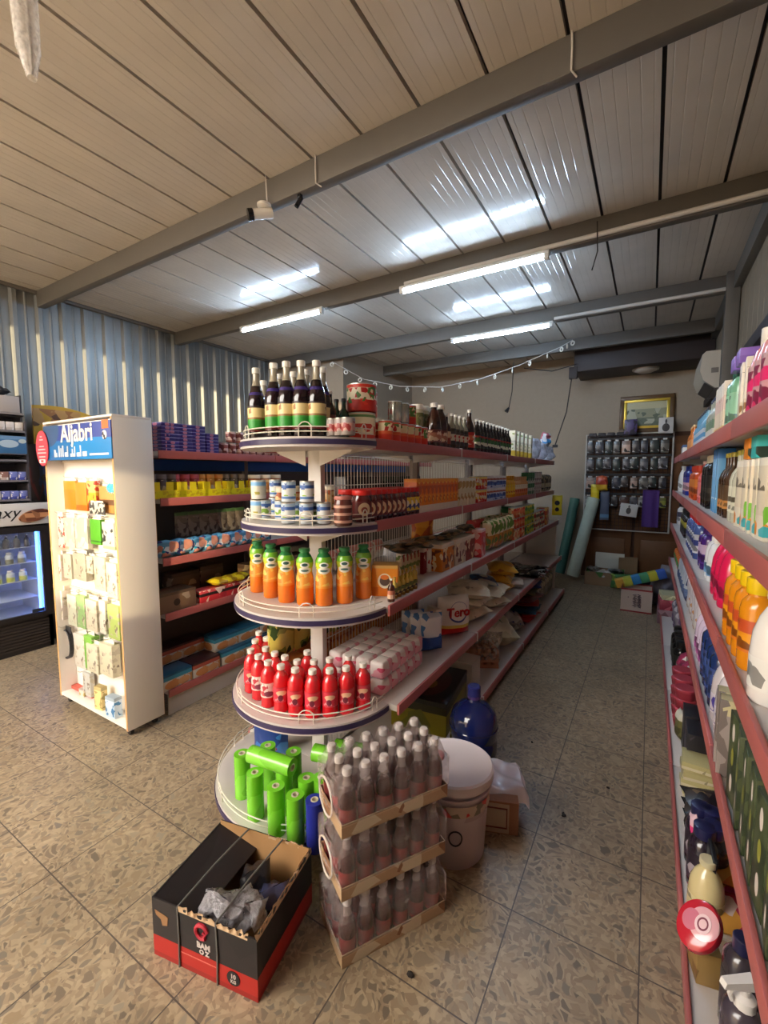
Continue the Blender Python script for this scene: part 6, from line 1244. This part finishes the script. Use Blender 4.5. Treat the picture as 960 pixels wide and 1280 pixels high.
# ================================================================== THINGS ON THE FLOOR IN FRONT
# black carton, its mouth open
bxo = thing('open_carton', 'black and red open carton with grey straps on the floor in front', 'box', (-1.165, .935, 0), .203)
w, d, h, t = .405, .33, .205, .005
bp_ = PM('black_red_print', (150, 30, 26), [(.08, (176, 36, 30)), (.36, (34, 30, 32))], [(9, (26, 24, 26), .3, .36, 1)], rough=.45)
part('front_wall', MB().box(-w/2, w/2, -d/2, -d/2+t, 0, h), bp_, bxo)
part('side_wall', MB().box(w/2-t, w/2, -d/2+t, d/2, 0, h+.008), bp_, bxo)
part('side_wall', MB().box(-w/2, -w/2+t, -d/2+t, d/2, 0, h), bp_, bxo)
part('back_wall', MB().box(-w/2+t, w/2-t, d/2-t, d/2, 0, h+.01), bp_, bxo)
part('box_floor', MB().box(-w/2+t, w/2-t, -d/2+t, d/2-t, 0, t), kraft, bxo)
lin_ = part('kraft_lining', MB().box(-w/2+t, w/2-t, d/2-t-.003, d/2-t-.0005, t, h+.012), M('kraft_lining', (168, 128, 84), .8, var=.1, bscale=14), bxo)
part('kraft_lining', MB().box(w/2-t-.003, w/2-t-.0005, -d/2+t, d/2-t, t, h+.005), M('kraft_lining', (168, 128, 84), .8), bxo)
# torn paper along the rims
def torn(x0, y0, x1, y1, z, n, seed):
    R = random.Random(seed); m = MB(); dx, dy = (x1-x0), (y1-y0); L_ = math.hypot(dx, dy); nx, ny = -dy/L_, dx/L_
    up = [(R.uniform(.002, .018), R.uniform(-.005, .007)) for _ in range(n+1)]
    for sgn in (0, 1):
        vs = []
        for i in range(n+1):
            a = i/n; vs.append((x0+dx*a+nx*.002*sgn, y0+dy*a+ny*.002*sgn, z-.012))
            vs.append((x0+dx*a+nx*(up[i][1]+.002*sgn), y0+dy*a+ny*(up[i][1]+.002*sgn), z+up[i][0]*.55))
        m.add(vs, [((2*i, 2*i+2, 2*i+3, 2*i+1) if not sgn else (2*i+1, 2*i+3, 2*i+2, 2*i)) for i in range(n)])
    return m
tornm = M('torn_card', (206, 176, 140), .9)
part('torn_edge', torn(-.10, -d/2-.001, .17, -d/2-.001, h, 22, 1), tornm, bxo, smooth=0)
part('torn_edge', torn(w/2+.001, -d/2, w/2+.001, d/2, h+.006, 24, 2), tornm, bxo, smooth=0)
part('torn_edge', torn(w/2-.02, d/2-.004, .02, d/2-.004, h+.008, 18, 3), tornm, bxo, smooth=0)
part('torn_patch', MB().prism([(-.19, .165), (-.135, .155), (-.14, .125), (-.16, .12), (-.165, .14), (-.185, .15)], -.0008, .0008).tf(T(0, -d/2-.001, 0) @ RX(PI/2)), M('torn_patch', (150, 112, 76), .9), bxo)
# the lid flap pushed in over the far half
part('lid_flap', MB().add([(-w/2+t, -d/2+t, h-.002), (-w/2+t, d/2-t, h-.002), (-.03, d/2-t, h-.055), (-.05, -d/2+t, h-.06), (-w/2+t, -d/2+t, h-.006), (-w/2+t, d/2-t, h-.006), (-.03, d/2-t, h-.059), (-.05, -d/2+t, h-.064)],
     [(3, 2, 1, 0), (4, 5, 6, 7), (0, 1, 5, 4), (2, 3, 7, 6), (1, 2, 6, 5), (3, 0, 4, 7)]), M('flap_black', (36, 32, 34), .45, bump=.2, bscale=10, var=.15), bxo)
strap = M('grey_strap', (104, 104, 100), .5)
for x in (-.095, .055):
    part('strap', MB().tube([(x, -d/2-.002, .0), (x+.004, -d/2-.003, h*.5), (x, -d/2-.002, h+.003), (x+.005, 0, h+.002), (x+.03, d/2-.006, h+.013)], .0035, 6), strap, bxo)
part('printed_mark', MB().tube([(.0+.022*math.cos(a), -d/2-.0015, .158+.022*math.sin(a)) for a in [.2+i*5.2/14 for i in range(15)]], .007, 6).tube([(.004, -d/2-.002, .158), (.014, -d/2-.002, .152), (.010, -d/2-.002, .145)], .005, 6), M('mark_red', (176, 44, 60), .5), bxo)
ltw = M('mark_white', (206, 196, 190), .5)
letters('BAM', .026, ltw, bxo, (.004, -d/2-.0012, .108), (PI/2, 0, 0), bold=.0012)
letters('O Z', .021, ltw, bxo, (.006, -d/2-.0012, .086), (PI/2, 0, 0), bold=.001)
bdg = part('weight_badge', MB().lathe([(0, 0), (.024, 0), (.024, .001), (0, .001)], 20).tf(T(.115, -d/2-.0008, .045) @ RX(PI/2)), M('badge_black', (30, 28, 30), .5), bxo)
letters('10', .020, ltw, bdg, (.115, -d/2-.0022, .052), (PI/2, 0, 0), bold=.0006); letters('KG', .015, ltw, bdg, (.115, -d/2-.0022, .035), (PI/2, 0, 0), bold=.0005)
part('red_line', MB().box(-.09, .05, -d/2-.001, -d/2, .053, .056), M('line_pale', (206, 110, 100), .5), bxo)
RB = Matrix.Rotation(.203, 4, 'Z')
def inbox(x, y): p = RB @ Vector((x, y, 0)); return -1.165+p.x, .935+p.y
x, y = inbox(.03, -.095); put(bag('clear_crumple', .16, .09, .10, film('grey_film', (150, 146, 150), .25, .2, 1.0, 60), 'crumpled clear plastic at the front of the black carton', 'crumpled_plastic', 'bag', .6, 131), x, y, .10, .1)
x, y = inbox(.10, -.07); put(bag('clear_crumple2', .12, .09, .08, film('grey_film', (150, 146, 150), .25, .2, 1.0, 60), 'smaller crumpled clear plastic at the carton corner', 'crumpled_plastic', 'bag', .6, 132), x, y, .11, .7)
x, y = inbox(.035, .06); put(bag('black_bundle', .11, .09, .14, M('bundle_black', (34, 32, 36), .3, bump=.5, bscale=20), 'black plastic bundle standing in the black carton', 'plastic_bundle', 'bag', .4, 133), x, y, .03, 1.3)
x, y = inbox(.115, .055); put(bag('navy_bundle', .11, .08, .11, PM('navy_bundle_print', (26, 26, 32), [(.6, (64, 66, 96))], rough=.25), 'navy and black bundle lying deep in the black carton', 'plastic_bundle', 'bag', .4, 134), x, y, .02, 1.1)

# three shrink-wrapped packs of bottles, one on another
A_ = Vector((-.772, 1.015, 0)); ang = math.atan2(.34, .205); PW, PD, PH = .40, .205, .225
pb_prof = [(0, 0), (.0285, 0), (.030, .008), (.030, .095), (.026, .12), (.014, .150), (.0125, .175), (.0125, .183), (0, .183)]
pbody = MB().lathe(pb_prof, 14).mesh('bottle_body', PM('malt_body', (60, 28, 26), [(.14, (140, 58, 58)), (.42, (66, 34, 32)), (.8, (130, 112, 104))], [(30, (190, 60, 60), .2, .1, .5)], rough=.15, coat=.5))
pcap = MB().lathe([(.0150, .180), (.0155, .196), (.013, .201), (0, .201)], 12).mesh('bottle_cap', M('cap_pale', (222, 214, 206), .4))
trm = PM('tray_print', (176, 146, 112), [(.8, (190, 160, 126))], [(16, (206, 190, 160), .25, 0, 1), (20, (140, 100, 70), .14, 0, 1)], rough=.8)
wrapm = film('shrink_film', (186, 172, 170), .70, .14, .35, 14)
for L_ in range(3):
    off = (0, 0), (-.004, .006), (.006, -.003)
    o = thing('shrink_wrapped_bottles', ('bottom shrink-wrapped pack of small bottles in the floor stack', 'middle shrink-wrapped pack of small bottles, torn film at its end', 'top shrink-wrapped pack of small bottles with capped tops showing')[L_], 'bottle pack', (A_.x+off[L_][0], A_.y+off[L_][1], PH*L_+.001), ang)
    part('cardboard_tray', MB().box(0, PW, 0, .003, 0, .045).box(0, PW, PD-.003, PD, 0, .045).box(0, .003, .003, PD-.003, 0, .045).box(PW-.003, PW, .003, PD-.003, 0, .045).box(0, PW, 0, PD, -.001, .003), trm, o)
    pos = [(.034+.0664*i, .035+.0675*j) for i in range(6) for j in range(3)]
    for i, (x, y) in enumerate(pos):
        b_ = link('bottle', pbody, o, (x, y, .004)); link('bottle_cap', pcap, b_)
    def top_z(x, y):
        z = .150
        for bx1, by1 in pos:
            r_ = math.hypot(x-bx1, y-by1)
            if r_ < .034: z = max(z, .207 if r_ < .016 else .207-(r_-.016)*2.4)
        return z
    e = .0025
    fm_ = MB().grid(lambda u, v: (-e+(PW+2*e)*u, -e+(PD+2*e)*v, top_z(-e+(PW+2*e)*u, -e+(PD+2*e)*v)+.002), 60, 32)
    def wl(u, v): return .0035*math.sin(u*2*PI*6)*math.sin(PI*min(1, v*1.3))
    zt = lambda x, y: top_z(x, y)+.002
    fm_.grid(lambda u, v: (-e+(PW+2*e)*u, -e-.002-wl(u, v)*.8, .044+(zt(-e+(PW+2*e)*u, -e)-.044)*v), 60, 10)
    fm_.grid(lambda u, v: (PW+e-(PW+2*e)*u, PD+e+.002+wl(u, v)*.8, .044+(zt(PW+e-(PW+2*e)*u, PD+e)-.044)*v), 60, 10)
    fm_.grid(lambda u, v: (PW+e+.001, -e+(PD+2*e)*u, .044+(zt(PW+e, -e+(PD+2*e)*u)-.044)*v), 20, 10)
    hole = (lambda u, v: ((u-.5)/.27)**2+((v-.5)/.36)**2 < 1) if L_ else None
    fm_.grid(lambda u, v: (-e-.001-.012*(1 if L_ else .3)*math.exp(-((math.hypot((u-.5)/.30, (v-.5)/.40)-1)/.25)**2), PD+e-(PD+2*e)*u, .044+(zt(-e, PD+e-(PD+2*e)*u)-.044)*v), 24, 18, 0, hole)
    part('shrink_film', fm_, wrapm, o, smooth=70)
    if L_: part('film_lip', MB().tube([(-.014, PD/2+.29*PD*math.cos(a), .002+.155*(.5+.385*math.sin(a))) for a in [2*PI*i/22 for i in range(22)]], .0035, 6, closed=True), film('film_lip', (226, 214, 204), .15, .25, .5, 40), o)

# white bucket with lid
bk_ = thing('lidded_bucket', 'white plastic bucket with lid behind the stack of bottle packs', 'bucket', (-.655, 1.645, 0), .4)
part('bucket_body', MB().lathe([(0, 0), (.125, 0), (.132, .01), (.148, .30), (.158, .305), (.158, .315), (.149, .318), (.150, .345), (0, .345)], 36), PM('bucket_white', (186, 170, 172), [(.0, (186, 170, 172))], [(10, (170, 150, 150), .1, .62, .78)], rough=.35), bk_)
part('bucket_label', MB().lathe([(.1505, .24), (.1515, .285)], 36), PM('bucket_label', (190, 170, 150), [], [(26, (120, 110, 90), .3, 0, 1), (30, (200, 60, 60), .15, 0, 1)]), bk_)
part('lid', MB().lathe([(.163, .335), (.166, .34), (.166, .372), (.158, .378), (.150, .376), (.142, .374), (0, .375)], 36), M('lid_pinkwhite', (216, 204, 204), .35), bk_)
part('lid_cap', MB().lathe([(.032, .372), (.032, .388), (.026, .392), (0, .392)], 20, (-.07, .02, 0)), M('cap_rosy', (206, 130, 130), .4), bk_)
part('emblem', MB().tube([(.1435*math.cos(PI*1.52+.18*math.cos(a)), .1435*math.sin(PI*1.52+.18*math.cos(a)), .15+.03*math.sin(a)) for a in [2*PI*i/20 for i in range(20)]], .003, 5, closed=True), M('emblem_black', (40, 36, 38), .5), bk_)
# blue water bottle
wb_ = thing('water_bottle', 'big dark blue water cooler bottle standing in the aisle', 'water bottle', (-.745, 2.15, 0), 0)
wp2 = [(0, .004), (.10, 0), (.122, .015), (.124, .06), (.117, .07), (.117, .085), (.124, .095), (.124, .175), (.118, .185), (.118, .20), (.124, .21), (.124, .285), (.112, .33), (.075, .365), (.036, .385), (.030, .40), (.029, .43), (0, .43)]
part('bottle_body', MB().lathe(wp2, 36), M('pet_blue', (16, 30, 88), .08, coat=.6), wb_)
part('cap', MB().lathe([(.033, .412), (.034, .462), (.028, .468), (0, .468)], 18), M('cap_blue', (34, 40, 110), .35), wb_)
part('cap_seal', MB().lathe([(.0335, .40), (.035, .414), (.0335, .416)], 18), M('seal_violet', (80, 56, 120), .4), wb_)
part('moulded_ring', MB().tube([(.1245*math.cos(a), .1245*math.sin(a), .255) for a in [2*PI*i/30 for i in range(30)]], .004, 6, closed=True), M('pet_blue', (16, 30, 88), .08), wb_)
# carton with a white bag over it
kc = thing('outlined_carton', 'brown carton with dark outline print beside the water bottle', 'box', (-.555, 1.90, 0), .35)
part('box_body', MB().box(-.10, .10, -.11, .11, 0, .15, 0, .003), M('kraft_card2', (150, 104, 76), .8, var=.1, bscale=12), kc)
part('white_panel', MB().box(-.098, .06, -.1112, -.1101, .005, .14), M('panel_buff', (186, 166, 140), .7), kc)
part('outline_print', MB().tube([(-.09, -.112, .03), (.05, -.112, .03), (.05, -.112, .12), (-.09, -.112, .12)], .004, 5, closed=True), M('outline_brown', (110, 44, 34), .6), kc)
pbm = MB().grid(lambda u, v: ((u-.5)*.22, (v-.5)*.22, .012*math.sin(9*u+4*v)*math.sin(7*v)-.30*max(0, abs(u-.5)-.40)-.35*max(0, .12-v)+.006), 20, 20)
pbm.grid(lambda u, v: ((.5-u)*.22, (v-.5)*.22, .012*math.sin(9*(1-u)+4*v)*math.sin(7*v)-.30*max(0, abs(u-.5)-.40)-.35*max(0, .12-v)+.003), 20, 20)
solo('white_bag', pbm, M('bag_milky', (222, 212, 216), .25, coat=.3), 'flat white plastic bag lying over the outlined carton', 'bag', (-.535, 1.945, .165), (0, .04, .45))
for i, (u, v, r_) in enumerate(((513, 1219, .009), (705, 1020, .008), (704, 1017, .006), (665, 928, .006), (760, 985, .006))):
    x, y = pz(u, v, 0)
    put(Spec('litter_crumb', 'crumb', 'dark crumb of litter', [('litter_crumb', MB().lathe([(0, 0), (r_, 0), (r_*.8, r_*.7), (0, r_)], 7, sx=1.5).mesh('litter_crumb', M('crumb_dark', (44, 38, 34), .8)), None)]), x, y, .0005, .7*i, 'on the aisle floor')
# ================================================================== LIGHT, CAMERA
def tube_lamp(x0, x1, y, z, label):
    t = thing('mounted_tube_lamp', label, 'lamp', ((x0+x1)/2, y, z), 0, 'fluorescent tube lamps under the beams')
    L2 = (x1-x0)/2
    part('lamp_housing', MB().box(-L2-.02, L2+.02, -.022, .022, -.012, .012, 0, .004), M('lamp_white', (225, 225, 222), .4), t)
    part('light_tube', MB().tube([(-L2, 0, -.028), (L2, 0, -.028)], .018, 12), glow('tube_light', (192, 222, 255), TUBE), t)
    for sx in (-1, 1): part('end_cap', MB().box(sx*L2-.018, sx*L2+.018, -.02, .02, -.05, -.008, 0, .004), M('lamp_white', (225, 225, 222), .4), t)
TUBE = 92.0
tube_lamp(-3.94, -2.82, 3.475, 3.185, 'glowing bluish tube lamp nearest the corrugated wall, above the left rack')
tube_lamp(-1.92, -.72, 3.475, 3.185, 'glowing bluish tube lamp in the middle of the ceiling, largest and nearest')
tube_lamp(-2.10, -.98, 5.055, 3.185, 'glowing bluish tube lamp on the farther beam, smallest of three')
sun = bpy.data.lights.new('sun', 'SUN'); sun.energy = 3.0; sun.color = (1.0, .80, .48); sun.angle = math.radians(.53)
so = bpy.data.objects.new('sun', sun); C.objects.link(so)
el_ = math.radians(6.0); az = Vector((-.30, .95, 0)).normalized()
d_ = Vector((az.x*math.cos(el_), az.y*math.cos(el_), -math.sin(el_)))
so.rotation_euler = d_.to_track_quat('-Z', 'Y').to_euler()
w = bpy.data.worlds.new('sky'); S.world = w; w.use_nodes = True
bg = w.node_tree.nodes['Background']; bg.inputs[0].default_value = (1.0, .935, .85, 1); bg.inputs[1].default_value = 10.5
cam = bpy.data.cameras.new('camera'); co = bpy.data.objects.new('camera', cam); C.objects.link(co)
cam.sensor_fit = 'VERTICAL'; cam.sensor_height = 36; cam.lens = FPX/1280*36; cam.clip_start = .03
co.location = (0, 0, HC); co.rotation_euler = (PI/2-PIT, 0, YAW)
S.camera = co
S.view_settings.view_transform = 'Standard'; S.view_settings.look = 'None'; S.view_settings.gamma = 1; S.view_settings.use_curve_mapping = False
S.view_settings.exposure = 0.38
S.cycles.use_denoising = True; S.cycles.max_bounces = 8; S.cycles.diffuse_bounces = 6; S.cycles.glossy_bounces = 3; S.cycles.transparent_max_bounces = 10; S.cycles.transmission_bounces = 4
S.cycles.sample_clamp_indirect = 6.0; S.cycles.caustics_reflective = False; S.cycles.caustics_refractive = False
finish_labels()
